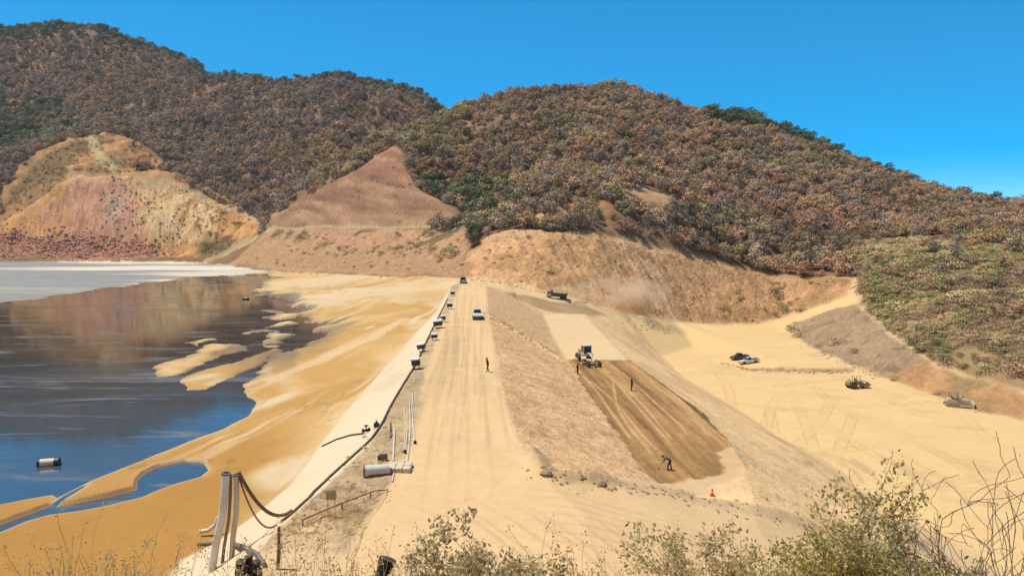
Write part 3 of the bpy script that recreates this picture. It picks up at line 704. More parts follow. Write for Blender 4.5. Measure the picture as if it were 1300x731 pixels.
CC = np.concatenate([Ccol, np.ones(GX.shape + (1,))], -1).reshape(-1, 4)
RR = rough_a.ravel(); BB = bump_a.ravel()
qi = np.arange(NR * NC).reshape(NR, NC)
QUAD = np.stack([qi[:-1, :-1], qi[:-1, 1:], qi[1:, 1:], qi[1:, :-1]], -1)
# vertex normals of the whole land, so that the pieces meet without a seam
dxu = np.zeros(GX.shape + (3,)); dyv = np.zeros(GX.shape + (3,))
G3 = np.stack([GX, GY, GZ], -1)
dxu[:, 1:-1] = G3[:, 2:] - G3[:, :-2]; dxu[:, 0] = G3[:, 1] - G3[:, 0]; dxu[:, -1] = G3[:, -1] - G3[:, -2]
dyv[1:-1] = G3[2:] - G3[:-2]; dyv[0] = G3[1] - G3[0]; dyv[-1] = G3[-1] - G3[-2]
NN = np.cross(dxu, dyv); NN /= np.linalg.norm(NN, axis=-1, keepdims=True) + 1e-12
NN = NN.reshape(-1, 3)

def np_mesh(name, v, quads, mat):
    me = bpy.data.meshes.new(name)
    me.vertices.add(len(v)); me.vertices.foreach_set('co', v.astype(np.float32).ravel())
    k = quads.shape[1]
    me.loops.add(quads.size); me.loops.foreach_set('vertex_index', quads.astype(np.int32).ravel())
    me.polygons.add(len(quads)); me.polygons.foreach_set('loop_start', np.arange(len(quads), dtype=np.int32) * k)
    me.polygons.foreach_set('use_smooth', np.ones(len(quads), bool))
    me.update(calc_edges=True)
    if mat: me.materials.append(mat)
    return me
for k, nm in enumerate(names):
    q = QUAD[LAB == k]
    if not len(q): continue
    uq, inv = np.unique(q, return_inverse=True)
    me = np_mesh(nm, VV[uq], inv.reshape(-1, 4), EARTH)
    a = me.attributes.new('Col', 'FLOAT_COLOR', 'POINT'); a.data.foreach_set('color', CC[uq].astype(np.float32).ravel())
    a = me.attributes.new('rough', 'FLOAT', 'POINT'); a.data.foreach_set('value', RR[uq].astype(np.float32))
    a = me.attributes.new('bumpy', 'FLOAT', 'POINT'); a.data.foreach_set('value', BB[uq].astype(np.float32))
    me.normals_split_custom_set_from_vertices(NN[uq].tolist())
    o = bpy.data.objects.new(nm, me); COL.objects.link(o)
    set_tag(o, info[nm][0], info[nm][1], kind='structure')
# the ground under and behind the viewpoint
nx, ny = 160, 60
gx, gy = np.meshgrid(np.linspace(-60, 60, nx), np.linspace(-40, 22.5, ny))
gz = np.where(gy > 0, hillside(gx, np.maximum(gy, 0)), 16.3 - .35 * gy + .7 * fbm(gx, gy, 9, 3, 5)) - .03
qq = np.arange(nx * ny).reshape(ny, nx); qq = np.stack([qq[:-1, :-1], qq[:-1, 1:], qq[1:, 1:], qq[1:, :-1]], -1).reshape(-1, 4)
me = np_mesh('hillside', np.stack([gx, gy, gz], -1).reshape(-1, 3), qq, EARTH)
hc = np.ones((nx * ny, 4), np.float32); hc[:, :3] = np.array([.40, .27, .135]) * (1 + .3 * fbm(gx, gy, 3, 4, 71)).ravel()[:, None]
a = me.attributes.new('Col', 'FLOAT_COLOR', 'POINT'); a.data.foreach_set('color', hc.ravel())
a = me.attributes.new('rough', 'FLOAT', 'POINT'); a.data.foreach_set('value', np.full(nx * ny, .95, np.float32))
a = me.attributes.new('bumpy', 'FLOAT', 'POINT'); a.data.foreach_set('value', np.ones(nx * ny, np.float32))
o = bpy.data.objects.new('hillside', me); COL.objects.link(o); set_tag(o, 'earth slope under the viewpoint', 'hillside', kind='structure')

# ------------------------------------------------------------------ water
m, nt, b = new_mat('pond_water')
tc = nd(nt, 'ShaderNodeTexCoord'); mp = nd(nt, 'ShaderNodeMapping'); nt.links.new(tc.outputs['Object'], mp.inputs['Vector'])
mp.inputs['Rotation'].default_value = (0, 0, math.radians(-14)); mp.inputs['Scale'].default_value = (.02, .075, 1)
w1 = nd(nt, 'ShaderNodeTexNoise'); w1.inputs['Scale'].default_value = 1.0; w1.inputs['Detail'].default_value = 8; w1.inputs['Roughness'].default_value = .62; w1.inputs['Distortion'].default_value = .6
nt.links.new(mp.outputs[0], w1.inputs['Vector'])
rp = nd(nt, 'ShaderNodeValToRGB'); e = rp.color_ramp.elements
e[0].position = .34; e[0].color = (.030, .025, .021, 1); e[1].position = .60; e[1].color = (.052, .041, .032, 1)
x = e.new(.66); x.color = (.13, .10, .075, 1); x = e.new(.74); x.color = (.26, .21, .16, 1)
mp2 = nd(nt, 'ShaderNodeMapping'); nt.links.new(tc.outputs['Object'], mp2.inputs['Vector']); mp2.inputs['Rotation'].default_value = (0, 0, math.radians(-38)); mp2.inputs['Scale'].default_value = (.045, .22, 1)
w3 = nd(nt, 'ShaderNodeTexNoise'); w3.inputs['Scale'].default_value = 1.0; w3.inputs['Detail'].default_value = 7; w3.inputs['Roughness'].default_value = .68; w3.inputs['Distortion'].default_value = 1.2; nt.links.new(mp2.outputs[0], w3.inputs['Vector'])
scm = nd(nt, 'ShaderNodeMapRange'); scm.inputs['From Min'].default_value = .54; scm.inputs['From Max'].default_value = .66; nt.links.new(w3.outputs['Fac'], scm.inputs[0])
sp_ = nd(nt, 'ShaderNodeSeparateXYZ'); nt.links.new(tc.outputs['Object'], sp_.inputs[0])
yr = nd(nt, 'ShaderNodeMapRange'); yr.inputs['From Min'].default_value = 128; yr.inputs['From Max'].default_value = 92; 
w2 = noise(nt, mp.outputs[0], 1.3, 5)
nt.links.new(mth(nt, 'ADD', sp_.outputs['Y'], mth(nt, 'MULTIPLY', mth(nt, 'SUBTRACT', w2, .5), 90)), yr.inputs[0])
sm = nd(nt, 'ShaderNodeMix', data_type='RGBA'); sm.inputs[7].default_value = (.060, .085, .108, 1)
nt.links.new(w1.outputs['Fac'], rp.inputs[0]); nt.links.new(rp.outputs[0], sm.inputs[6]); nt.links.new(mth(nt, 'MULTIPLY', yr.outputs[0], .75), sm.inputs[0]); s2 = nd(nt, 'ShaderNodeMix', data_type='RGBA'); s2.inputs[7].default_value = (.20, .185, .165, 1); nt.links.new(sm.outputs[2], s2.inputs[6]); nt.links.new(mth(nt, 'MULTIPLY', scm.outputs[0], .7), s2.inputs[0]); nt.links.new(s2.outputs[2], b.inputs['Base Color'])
rr = nd(nt, 'ShaderNodeMapRange'); rr.inputs['From Min'].default_value = .5; rr.inputs['From Max'].default_value = .75; rr.inputs['To Min'].default_value = .035; rr.inputs['To Max'].default_value = .30
nt.links.new(w1.outputs['Fac'], rr.inputs[0]); nt.links.new(mth(nt, 'ADD', rr.outputs[0], mth(nt, 'MULTIPLY', scm.outputs[0], .22)), b.inputs['Roughness'])
b.inputs['IOR'].default_value = 1.95
bu = nd(nt, 'ShaderNodeBump'); bu.inputs['Strength'].default_value = .06; bu.inputs['Distance'].default_value = .1
nt.links.new(noise(nt, tc.outputs['Object'], 1.6, 3), bu.inputs['Height']); nt.links.new(bu.outputs[0], b.inputs['Normal'])
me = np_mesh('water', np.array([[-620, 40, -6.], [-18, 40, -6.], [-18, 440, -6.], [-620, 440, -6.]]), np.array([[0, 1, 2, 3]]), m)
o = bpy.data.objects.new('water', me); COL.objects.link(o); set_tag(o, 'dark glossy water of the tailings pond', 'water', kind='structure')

# ------------------------------------------------------------------ sky, sun, camera
SUN = Vector((-.40, .11, .91)).normalized()
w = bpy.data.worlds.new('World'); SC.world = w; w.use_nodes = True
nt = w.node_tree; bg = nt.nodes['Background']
sky = nt.nodes.new('ShaderNodeTexSky'); sky.sky_type = 'NISHITA'; sky.sun_disc = False
sky.sun_elevation = math.asin(SUN.z); sky.sun_rotation = math.atan2(SUN.x, SUN.y)
sky.altitude = 5000; sky.air_density = .6; sky.dust_density = 0.0; sky.ozone_density = 4.0
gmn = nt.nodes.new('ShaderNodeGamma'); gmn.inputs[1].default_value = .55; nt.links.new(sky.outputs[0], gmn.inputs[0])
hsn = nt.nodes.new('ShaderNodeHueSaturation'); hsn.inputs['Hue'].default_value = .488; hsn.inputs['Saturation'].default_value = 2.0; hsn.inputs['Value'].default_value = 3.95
nt.links.new(gmn.outputs[0], hsn.inputs['Color']); # deep blue kept low; overhead paled on purpose to make shadow fill less blue
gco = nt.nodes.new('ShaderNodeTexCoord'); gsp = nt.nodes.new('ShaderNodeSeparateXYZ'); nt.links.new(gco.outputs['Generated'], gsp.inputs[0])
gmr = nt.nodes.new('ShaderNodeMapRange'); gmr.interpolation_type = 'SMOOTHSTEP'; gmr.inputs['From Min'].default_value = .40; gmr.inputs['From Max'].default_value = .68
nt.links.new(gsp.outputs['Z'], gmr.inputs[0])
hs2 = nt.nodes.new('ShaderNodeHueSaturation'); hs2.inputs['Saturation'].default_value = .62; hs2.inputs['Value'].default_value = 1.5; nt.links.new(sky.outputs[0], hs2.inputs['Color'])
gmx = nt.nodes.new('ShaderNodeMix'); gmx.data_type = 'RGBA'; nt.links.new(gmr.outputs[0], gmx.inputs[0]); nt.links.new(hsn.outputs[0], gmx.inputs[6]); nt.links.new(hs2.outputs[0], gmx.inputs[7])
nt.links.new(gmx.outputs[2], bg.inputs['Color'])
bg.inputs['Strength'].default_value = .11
sl = bpy.data.lights.new('sun', 'SUN'); sl.energy = 4.6; sl.angle = math.radians(.53); sl.color = (1, .94, .84)
so = bpy.data.objects.new('sun', sl); COL.objects.link(so); so.rotation_euler = SUN.to_track_quat('Z', 'Y').to_euler()
cam = bpy.data.cameras.new('camera'); co = bpy.data.objects.new('camera', cam); COL.objects.link(co)
co.location = (0, 0, CAM_H); co.rotation_euler = (math.pi / 2 - PITCH, 0, 0)
cam.sensor_width = 36; cam.lens = 36 * F / 1300; cam.clip_start = .1; cam.clip_end = 6000
SC.camera = co
vs = SC.view_settings; vs.view_transform = 'Standard'; vs.look = 'None'; vs.exposure = 0; vs.gamma = 1; vs.use_curve_mapping = False
SC.cycles.max_bounces = 6; SC.cycles.diffuse_bounces = 4; SC.cycles.glossy_bounces = 2; SC.cycles.transparent_max_bounces = 4
SC.cycles.volume_bounces = 3; SC.cycles.use_denoising = True
# ------------------------------------------------------------------ mesh builder for things
class MB:
    def __init__(s): s.v = []; s.f = []; s.m = []; s.cur = 0
    def add(s, vs, fs):
        o = len(s.v); s.v.extend([tuple(v) for v in vs])
        for f in fs: s.f.append([i + o for i in f]); s.m.append(s.cur)
        return s
    def box(s, c, sz, rot=None, taper=1.0, bev=0.0):
        hx, hy, hz = sz[0] / 2, sz[1] / 2, sz[2] / 2
        if bev > 0:
            bm = bmesh.new(); bmesh.ops.create_cube(bm, size=1)
            for v in bm.verts:
                k = taper if v.co.z > 0 else 1
                v.co = Vector((v.co.x * sz[0] * k, v.co.y * sz[1] * k, v.co.z * sz[2]))
            bmesh.ops.bevel(bm, geom=bm.edges[:], offset=bev, segments=2, affect='EDGES', profile=.5)
            M = (rot or Matrix()).to_4x4()
            bm.verts.index_update()
            vs = [M @ v.co + Vector(c) for v in bm.verts]; fs = [[v.index for v in f.verts] for f in bm.faces]
            bm.free(); return s.add(vs, fs)
        vs = []
        for z, k in ((-hz, 1), (hz, taper)):
            for x, y in ((-hx, -hy), (hx, -hy), (hx, hy), (-hx, hy)): vs.append(Vector((x * k, y * k, z)))
        if rot: vs = [rot.to_4x4() @ v for v in vs]
        vs = [v + Vector(c) for v in vs]
        return s.add(vs, [(3, 2, 1, 0), (4, 5, 6, 7), (0, 1, 5, 4), (1, 2, 6, 5), (2, 3, 7, 6), (3, 0, 4, 7)])
    def prism(s, prof, x0, x1, ax='x'):
        """closed profile in (y, z) swept along x"""
        n = len(prof); vs = []
        for x in (x0, x1):
            for a, b in prof: vs.append((x, a, b) if ax == 'x' else (a, x, b))
        fs = [list(range(n))[::-1], list(range(n, 2 * n))]
        for i in range(n): j = (i + 1) % n; fs.append([i, j, j + n, i + n])
        return s.add(vs, fs)
    def tube(s, path, r, n=8, caps=True):
        path = [Vector(p) for p in path]; k = len(path)
        rs = r if hasattr(r, '__len__') else [r] * k
        vs = []; up = None
        for i, p in enumerate(path):
            t = (path[min(i + 1, k - 1)] - path[max(i - 1, 0)]).normalized()
            if up is None: up = t.orthogonal().normalized()
            else:
                up = up - t * up.dot(t)
                up = up.normalized() if up.length > 1e-6 else t.orthogonal().normalized()
            sd = t.cross(up)
            for q in range(n):
                a = 2 * math.pi * q / n
                vs.append(p + (up * math.cos(a) + sd * math.sin(a)) * rs[i])
        fs = []
        for i in range(k - 1):
            for q in range(n):
                a, b = i * n + q, i * n + (q + 1) % n
                fs.append((a, b, b + n, a + n))
        if caps: fs.append(list(range(n))[::-1]); fs.append([(k - 1) * n + q for q in range(n)])
        return s.add(vs, fs)
    def lathe(s, prof, n=20, axis='x', c=(0, 0, 0)):
        """profile of (along, radius)"""
        vs = []
        for a, r in prof:
            for q in range(n):
                t = 2 * math.pi * q / n
                y, z = r * math.cos(t), r * math.sin(t)
                p = {'x': (a, y, z), 'y': (y, a, z), 'z': (y, z, a)}[axis]
                vs.append((p[0] + c[0], p[1] + c[1], p[2] + c[2]))
        fs = []
        for i in range(len(prof) - 1):
            for q in range(n):
                a, b = i * n + q, i * n + (q + 1) % n
                fs.append((a, b, b + n, a + n))
        fs.append(list(range(n))[::-1]); fs.append([(len(prof) - 1) * n + q for q in range(n)])
        return s.add(vs, fs)
    def mesh(s, name, mats, smooth=True, fix=True):
        me = bpy.data.meshes.new(name); me.from_pydata(s.v, [], s.f)
        for m in (mats if isinstance(mats, (list, tuple)) else [mats]): me.materials.append(m)
        me.polygons.foreach_set('material_index', s.m)
        if fix:
            bm = bmesh.new(); bm.from_mesh(me); bmesh.ops.recalc_face_normals(bm, faces=bm.faces[:]); bm.to_mesh(me); bm.free()
        if smooth:
            me.polygons.foreach_set('use_smooth', [True] * len(me.polygons)); me.set_sharp_from_angle(angle=math.radians(38))
        me.update()
        return me
    def build(s, name, mats, parent=None, loc=None, rot=None, smooth=True, fix=True):
        o = bpy.data.objects.new(name, s.mesh(name, mats, smooth, fix)); COL.objects.link(o)
        if parent: o.parent = parent
        if loc is not None: o.location = loc
        if rot is not None: o.rotation_euler = rot
        return o
def thing(name, label, cat, loc, rz=0.0, group=None, tilt=(0, 0)):
    o = bpy.data.objects.new(name, None); COL.objects.link(o)
    o.empty_display_size = .3
    o.location = loc; o.rotation_euler = (tilt[0], tilt[1], rz)
    return set_tag(o, label, cat, group)
def copy_tree(o, parent=None):
    c = o.copy(); COL.objects.link(c)
    if parent: c.parent = parent
    for ch in o.children: copy_tree(ch, c)
    return c

# ------------------------------------------------------------------ plant materials
def leaf_mat(name, col, var=.35, hue=.03, trans=.0, isl=.7, drift=1.5):
    m, nt, b = new_mat(name)
    oi = nd(nt, 'ShaderNodeObjectInfo'); ge = nd(nt, 'ShaderNodeNewGeometry')
    h = nd(nt, 'ShaderNodeHueSaturation'); h.inputs['Color'].default_value = (*col, 1)
    v = mth(nt, 'ADD', mth(nt, 'MULTIPLY', mth(nt, 'SUBTRACT', oi.outputs['Random'], .5), var * 1.5), mth(nt, 'MULTIPLY', mth(nt, 'SUBTRACT', ge.outputs['Random Per Island'], .5), var * isl))
    wn = noise(nt, oi.outputs['Location'], .035, 3, .6)
    v = mth(nt, 'ADD', v, mth(nt, 'MULTIPLY', mth(nt, 'SUBTRACT', wn, .5), drift if not trans else .0))
    nt.links.new(mth(nt, 'ADD', v, 1.0), h.inputs['Value'])
    nt.links.new(mth(nt, 'ADD', mth(nt, 'MULTIPLY', mth(nt, 'SUBTRACT', ge.outputs['Random Per Island'], .5), hue), .5), h.inputs['Hue'])
    nt.links.new(h.outputs[0], b.inputs['Base Color'])
    b.inputs['Roughness'].default_value = .8; b.inputs['Specular IOR Level'].default_value = .15
    if trans:
        tr = nd(nt, 'ShaderNodeBsdfTranslucent'); mx = nd(nt, 'ShaderNodeMixShader'); mx.inputs[0].default_value = trans
        nt.links.new(h.outputs[0], tr.inputs['Color'])
        nt.links.new(b.outputs[0], mx.inputs[1]); nt.links.new(tr.outputs[0], mx.inputs[2])
        nt.links.new(mx.outputs[0], nt.nodes['Material Output'].inputs[0])
    return m
def plain(name, col, rough=.6, metal=0.0, var=.12, scale=6.0, dirt=None):
    m, nt, b = new_mat(name)
    tc = nd(nt, 'ShaderNodeTexCoord'); n = noise(nt, tc.outputs['Object'], scale, 5)
    mx = nd(nt, 'ShaderNodeMix', data_type='RGBA')
    d = dirt or tuple(c * (1 - 2 * var) for c in col)
    mx.inputs[6].default_value = (*col, 1); mx.inputs[7].default_value = (*d, 1)
    r = nd(nt, 'ShaderNodeMapRange'); r.inputs['From Min'].default_value = .42; r.inputs['From Max'].default_value = .72
    nt.links.new(n, r.inputs[0]); nt.links.new(r.outputs[0], mx.inputs[0])
    nt.links.new(mx.outputs[2], b.inputs['Base Color'])
    b.inputs['Roughness'].default_value = rough; b.inputs['Metallic'].default_value = metal
    return m
BARK = plain('bark', (.16, .115, .08), .9, var=.25)
BARKP = plain('pale_bark', (.34, .27, .20), .9, var=.2)

KINDS = [  # material colour, leaves, leaf size, width, height, lobes, bark, words
    ('brown', (.54, .315, .17), 420, .58, 3.3, 4.8, 8, BARK, 'brown dry'),
    ('grey_brown', (.34, .245, .18), 380, .54, 3.4, 4.8, 8, BARKP, 'grey brown leafless'),
    ('rust', (.53, .29, .15), 400, .58, 3.0, 4.3, 7, BARK, 'rust coloured dry'),
    ('olive', (.43, .30, .13), 440, .58, 3.3, 4.6, 8, BARK, 'olive leaved'),
    ('yellow_olive', (.48, .36, .16), 400, .56, 3.1, 4.2, 7, BARK, 'yellowish olive'),
    ('dark_green', (.16, .17, .07), 420, .60, 3.4, 5.2, 8, BARK, 'dark green'),
    ('pale', (.52, .38, .24), 300, .50, 3.2, 4.6, 7, BARKP, 'pale straw coloured bare'),
]
def crown_mesh(name, mat, nleaf, ls, wid, hgt, lobes, rng, low=.25):
    cs = []
    for k in range(lobes):
        a = rng.uniform(0, 6.283); rr = wid * .5 * math.sqrt(rng.uniform(.05, 1)); zz = hgt * rng.uniform(low + .12, .80)
        cs.append((rr * math.cos(a), rr * math.sin(a), zz, wid * rng.uniform(.32, .52), hgt * rng.uniform(.19, .30)))
    V = np.zeros((nleaf * 4, 3)); 
    for i in range(nleaf):
        c = cs[rng.integers(lobes)]
        d = rng.normal(size=3); d /= np.linalg.norm(d) + 1e-9
        if d[2] < -.35: d[2] *= -1
        k = rng.uniform(.72, 1.08)
        p = np.array([c[0] + d[0] * c[3] * k, c[1] + d[1] * c[3] * k, c[2] + d[2] * c[4] * k])
        nrm = d * 1.0 + np.array([0, 0, .25]) + rng.normal(size=3) * .42; nrm /= np.linalg.norm(nrm) + 1e-9
        t = np.cross(nrm, rng.normal(size=3)); t /= np.linalg.norm(t) + 1e-9
        bq = np.cross(nrm, t); s = ls * rng.uniform(.55, 1.25)
        V[i * 4:i * 4 + 4] = [p - t * s * .5, p - bq * s * .32, p + t * s * .5, p + bq * s * .32]
    me = np_mesh(name, V, np.arange(nleaf * 4).reshape(-1, 4), mat)
    me.polygons.foreach_set('use_smooth', np.zeros(nleaf, bool))
    return me
def trunk_mesh(name, mat, hgt, wid, rng, nb=6):
    b = MB()
    top = Vector((rng.uniform(-.3, .3), rng.uniform(-.3, .3), hgt * .62))
    b.tube([(0, 0, -.6), (.06, .02, hgt * .25), top], [.19, .14, .07], 6)
    for k in range(nb):
        a = k * 6.283 / nb + rng.uniform(-.4, .4); z0 = hgt * rng.uniform(.22, .5)
        e = Vector((math.cos(a) * wid * rng.uniform(.45, .8), math.sin(a) * wid * rng.uniform(.45, .8), hgt * rng.uniform(.6, .95)))
        s0 = Vector((0, 0, z0)); mid = s0.lerp(e, .5) + Vector((0, 0, -.15))
        b.tube([s0, mid, e], [.085, .055, .02], 5)
    return b.mesh(name, mat)
PROTO = []
vr = np.random.default_rng(11)
for nm, colr, nl, ls, wd, hg, lb, bk_, words in KINDS:
    mt = leaf_mat('leaves_' + nm, colr)
    for rep in range(2):
        PROTO.append((crown_mesh('crown', mt, nl, ls, wd * vr.uniform(.9, 1.1), hg * vr.uniform(.9, 1.1), lb, vr, low=.14), trunk_mesh('trunk', bk_, hg, wd, vr), KINDS.index((nm, colr, nl, ls, wd, hg, lb, bk_, words))))

# ------------------------------------------------------------------ where trees grow
N = 190000
ty = np.sqrt(vr.uniform(235 ** 2, 1010 ** 2, N)); tu = vr.uniform(-.86, .86, N); tx = tu * ty
def near_sd(key, reach): return sdist(tx, ty, area[key], reach=reach)
veg = sdist(tx, ty, np.array(site)[:, :2], reach=8) < -1.5
veg &= ~((H(tx, ty) < 6) & (tu < .05) & (ty < 470))
for k_, mg in (('cut', -1.5), ('bare', -1), ('quarry', -2.0), ('lower_cut', -2), ('mound_road', -2), ('veg_right', 0)):
    veg &= (near_sd(k_, 8) < mg) if mg else ((near_sd(k_, 8) < 0) | ((vr.uniform(size=N) < .10 * sstep(225, 300, ty)) & (ty > 225)))
veg &= ~((sdist(tx, ty, area['quarry'], reach=20) > -15) & (tu < -.44))
msd = near_sd('mound', 8)
tz = H(tx, ty)
cl = fbm(tx, ty, 45, 4, 81)
veg &= (msd < 0) | (cl > .22)
opening = fbm(tx, ty, 55, 4, 43)                # thin the stands where the soil shows
veg &= ~((opening > .12) & (vr.uniform(size=N) < .8 * sstep(.12, .4, opening)))
# a light outcrop above the cut bank
for _px, _py, _rx, _ry in ((790, 236, 24, 14), (745, 262, 12, 8), (835, 250, 16, 8), (700, 268, 12, 7), (545, 205, 8, 8)):
    oc = hit(_px, _py); veg &= ~((np.hypot((tx - oc[0]) / _rx, (ty - oc[1]) / _ry) < 1) & (vr.uniform(size=N) < .72))
# no need for trees on the far side of the ridges: keep what a viewer near the dam could see
vis = np.ones(N, bool)
for f_ in np.linspace(.35, .97, 26):
    zz = CAM_H + 14 + (tz + 10 - CAM_H - 14) * f_
    vis &= H(tx * f_, ty * f_) < zz
veg &= vis
# spacing grows with distance and never lets two trunks share a spot
keep = vr.uniform(size=N) < np.clip(1.25 - ty / 1600, .55, 1)
sel = np.nonzero(veg & keep)[0]
cell = {}; out = []
for i in sel[np.argsort(ty[sel])]:
    s_ = 1.9 + ty[i] / 460
    k = (int(tx[i] // s_), int(ty[i] // s_))
    if k in cell: continue
    cell[k] = 1; out.append(i)
out = np.array(out)
TX, TY, TZ_ = tx[out], ty[out], tz[out]
tq = TX / TY
# kinds by place
kn = fbm(TX, TY, 60, 4, 82); kn2 = fbm(TX, TY, 22, 3, 83); ur = vr.uniform(size=len(out))
h3 = (tq > -.27) & (TY < 600)
kind = np.where(ur < .22, 0, np.where(ur < .90, 1, 6))
kind = np.where(h3 & (ur < .34), 0, kind); kind = np.where(h3 & (ur > .34) & (ur < .50), 2, kind)
kind = np.where(h3 & (ur > .50) & (ur < .63), 3, kind)
kind = np.where(h3 & (ur > .63) & (ur < .90), 1, kind)
kind = np.where((kn2 > .36) & (ur < .6), 3, kind)
kind = np.where((kn2 < -.34) & (ur < .6) & h3, 4, kind)
kind = np.where((kn > .36) & (ur < .6), 2, kind)
sky3 = h3 & (tq > .26) & (TY > 500) & (ur < .75); kind = np.where(sky3, 5, kind)
spur = (tq < -.06) & (tq > -.27) & (TY > 420) & (TY < 580); kind = np.where(spur & (ur < .75), np.where(ur < .4, 4, 3), kind)
gul = (tq < .0) & (tq > -.12) & (TY < 400) & (ur < .35); kind = np.where(gul, 5, kind)
leftg = (tq + .05 * kn2 < -.61) & (TY + 120 * kn > 600) & (TY + 120 * kn < 800); kind = np.where(leftg & (ur < .45), 5, kind)
edge1 = (TY > 900) & (ur < .55); kind = np.where(edge1, 5, kind)
far2 = (TY > 760) & (tq > -.42) & (ur < .35); kind = np.where(far2, 5, kind)
tsc = np.clip(vr.lognormal(-.03, .30, len(out)), .45, 1.75) * np.where(TY > 600, 1.15, 1.0)
tsc *= np.where(kind == 5, 1.08, 1)
trz = vr.uniform(0, 6.283, len(out))
pidx = kind * 2 + vr.integers(0, 2, len(out))
print('TREES', len(out))

# the 300 nearest trees in view are objects of their own; the rest is the far wood
infr = (np.abs(tq) < .69)
near = np.argsort(np.where(infr, TY, 1e9))[:300]
isn = np.zeros(len(out), bool); isn[near] = True
def place_words(x, y):
    u = x / y
    if u < -.47: return 'beside the orange quarry mound', 'beside the quarry mound'
    if u < -.25: return 'in the dark gully left of the bare slope', 'in the gully left of the bare slope'
    if u < -.03: return 'in the dark gully right of the bare slope', 'in the gully right of the bare slope'
    if u < .10: return 'above the left end of the tan cut bank', 'above the left end of the cut bank'
    if u < .22: return 'above the middle of the tan cut bank', 'above the middle of the cut bank'
    if u < .36: return 'above the eroded right end of the cut bank', 'above the right end of the cut bank'
    return 'on the hill foot behind the green scrub', 'behind the green scrub'
CROWNOBJ = {}
for i in near:
    pi = int(pidx[i]); kd = KINDS[PROTO[pi][2]]
    pw, gw = place_words(TX[i], TY[i])
    t = thing('dry_tree' if kd[0] != 'dark_green' else 'green_tree', kd[8] + ' tree ' + pw, 'tree', (TX[i], TY[i], TZ_[i] - .15), trz[i], kd[8] + ' trees ' + gw)
    t.scale = (tsc[i],) * 3
    a = bpy.data.objects.new('crown', PROTO[pi][0]); a.parent = t; COL.objects.link(a)
    b_ = bpy.data.objects.new('trunk', PROTO[pi][1]); b_.parent = t; COL.objects.link(b_)
    CROWNOBJ.setdefault(pi, (a, b_))
    if pi not in CROWNOBJ: CROWNOBJ[pi] = (a, b_)

DEFER = []
def scatter(name, xyz, idx, scl, rz, protos, label, cat):
    """one mass of plants: points that carry a copy of one of the plants built above"""
    me = bpy.data.meshes.new(name); me.vertices.add(len(xyz)); me.vertices.foreach_set('co', np.asarray(xyz, np.float32).ravel())
    for an, ty_, vals in (('pk', 'INT', idx), ('ps', 'FLOAT', scl), ('pr', 'FLOAT', rz)):
        a = me.attributes.new(an, ty_, 'POINT'); a.data.foreach_set('value', np.asarray(vals, np.int32 if ty_ == 'INT' else np.float32))
    o = bpy.data.objects.new(name, me); COL.objects.link(o)
    g = bpy.data.node_groups.new(name + '_growth', 'GeometryNodeTree')
    g.interface.new_socket('Geometry', in_out='INPUT', socket_type='NodeSocketGeometry'); g.interface.new_socket('Geometry', in_out='OUTPUT', socket_type='NodeSocketGeometry')
    gi = g.nodes.new('NodeGroupInput'); go = g.nodes.new('NodeGroupOutput'); jn = g.nodes.new('GeometryNodeJoinGeometry')
    def at(nm, dt):
        n = g.nodes.new('GeometryNodeInputNamedAttribute'); n.data_type = dt; n.inputs['Name'].default_value = nm; return n.outputs[0]
    pk, ps, pr = at('pk', 'INT'), at('ps', 'FLOAT'), at('pr', 'FLOAT')
    cx = g.nodes.new('ShaderNodeCombineXYZ'); g.links.new(pr, cx.inputs[2])
    for k, objs in protos.items():
        cmpn = g.nodes.new('FunctionNodeCompare'); cmpn.data_type = 'INT'; cmpn.operation = 'EQUAL'
        g.links.new(pk, cmpn.inputs[2]); cmpn.inputs[3].default_value = int(k)
        ip = g.nodes.new('GeometryNodeInstanceOnPoints')
        g.links.new(gi.outputs[0], ip.inputs['Points']); g.links.new(cmpn.outputs[0], ip.inputs['Selection'])
        g.links.new(cx.outputs[0], ip.inputs['Rotation']); g.links.new(ps, ip.inputs['Scale'])
        if len(objs) == 1:
            q = g.nodes.new('GeometryNodeObjectInfo'); q.inputs['Object'].default_value = objs[0]; q.inputs['As Instance'].default_value = True
            g.links.new(q.outputs['Geometry'], ip.inputs['Instance'])
        else:
            j2 = g.nodes.new('GeometryNodeJoinGeometry')
            for ob in objs:
                q = g.nodes.new('GeometryNodeObjectInfo'); q.inputs['Object'].default_value = ob; q.inputs['As Instance'].default_value = False
                g.links.new(q.outputs['Geometry'], j2.inputs[0])
            g2 = g.nodes.new('GeometryNodeGeometryToInstance'); g.links.new(j2.outputs[0], g2.inputs[0])
            g.links.new(g2.outputs[0], ip.inputs['Instance'])
        g.links.new(ip.outputs[0], jn.inputs[0])
    g.links.new(jn.outputs[0], go.inputs[0])
    DEFER.append((o, g))
    return set_tag(o, label, cat, kind='stuff')
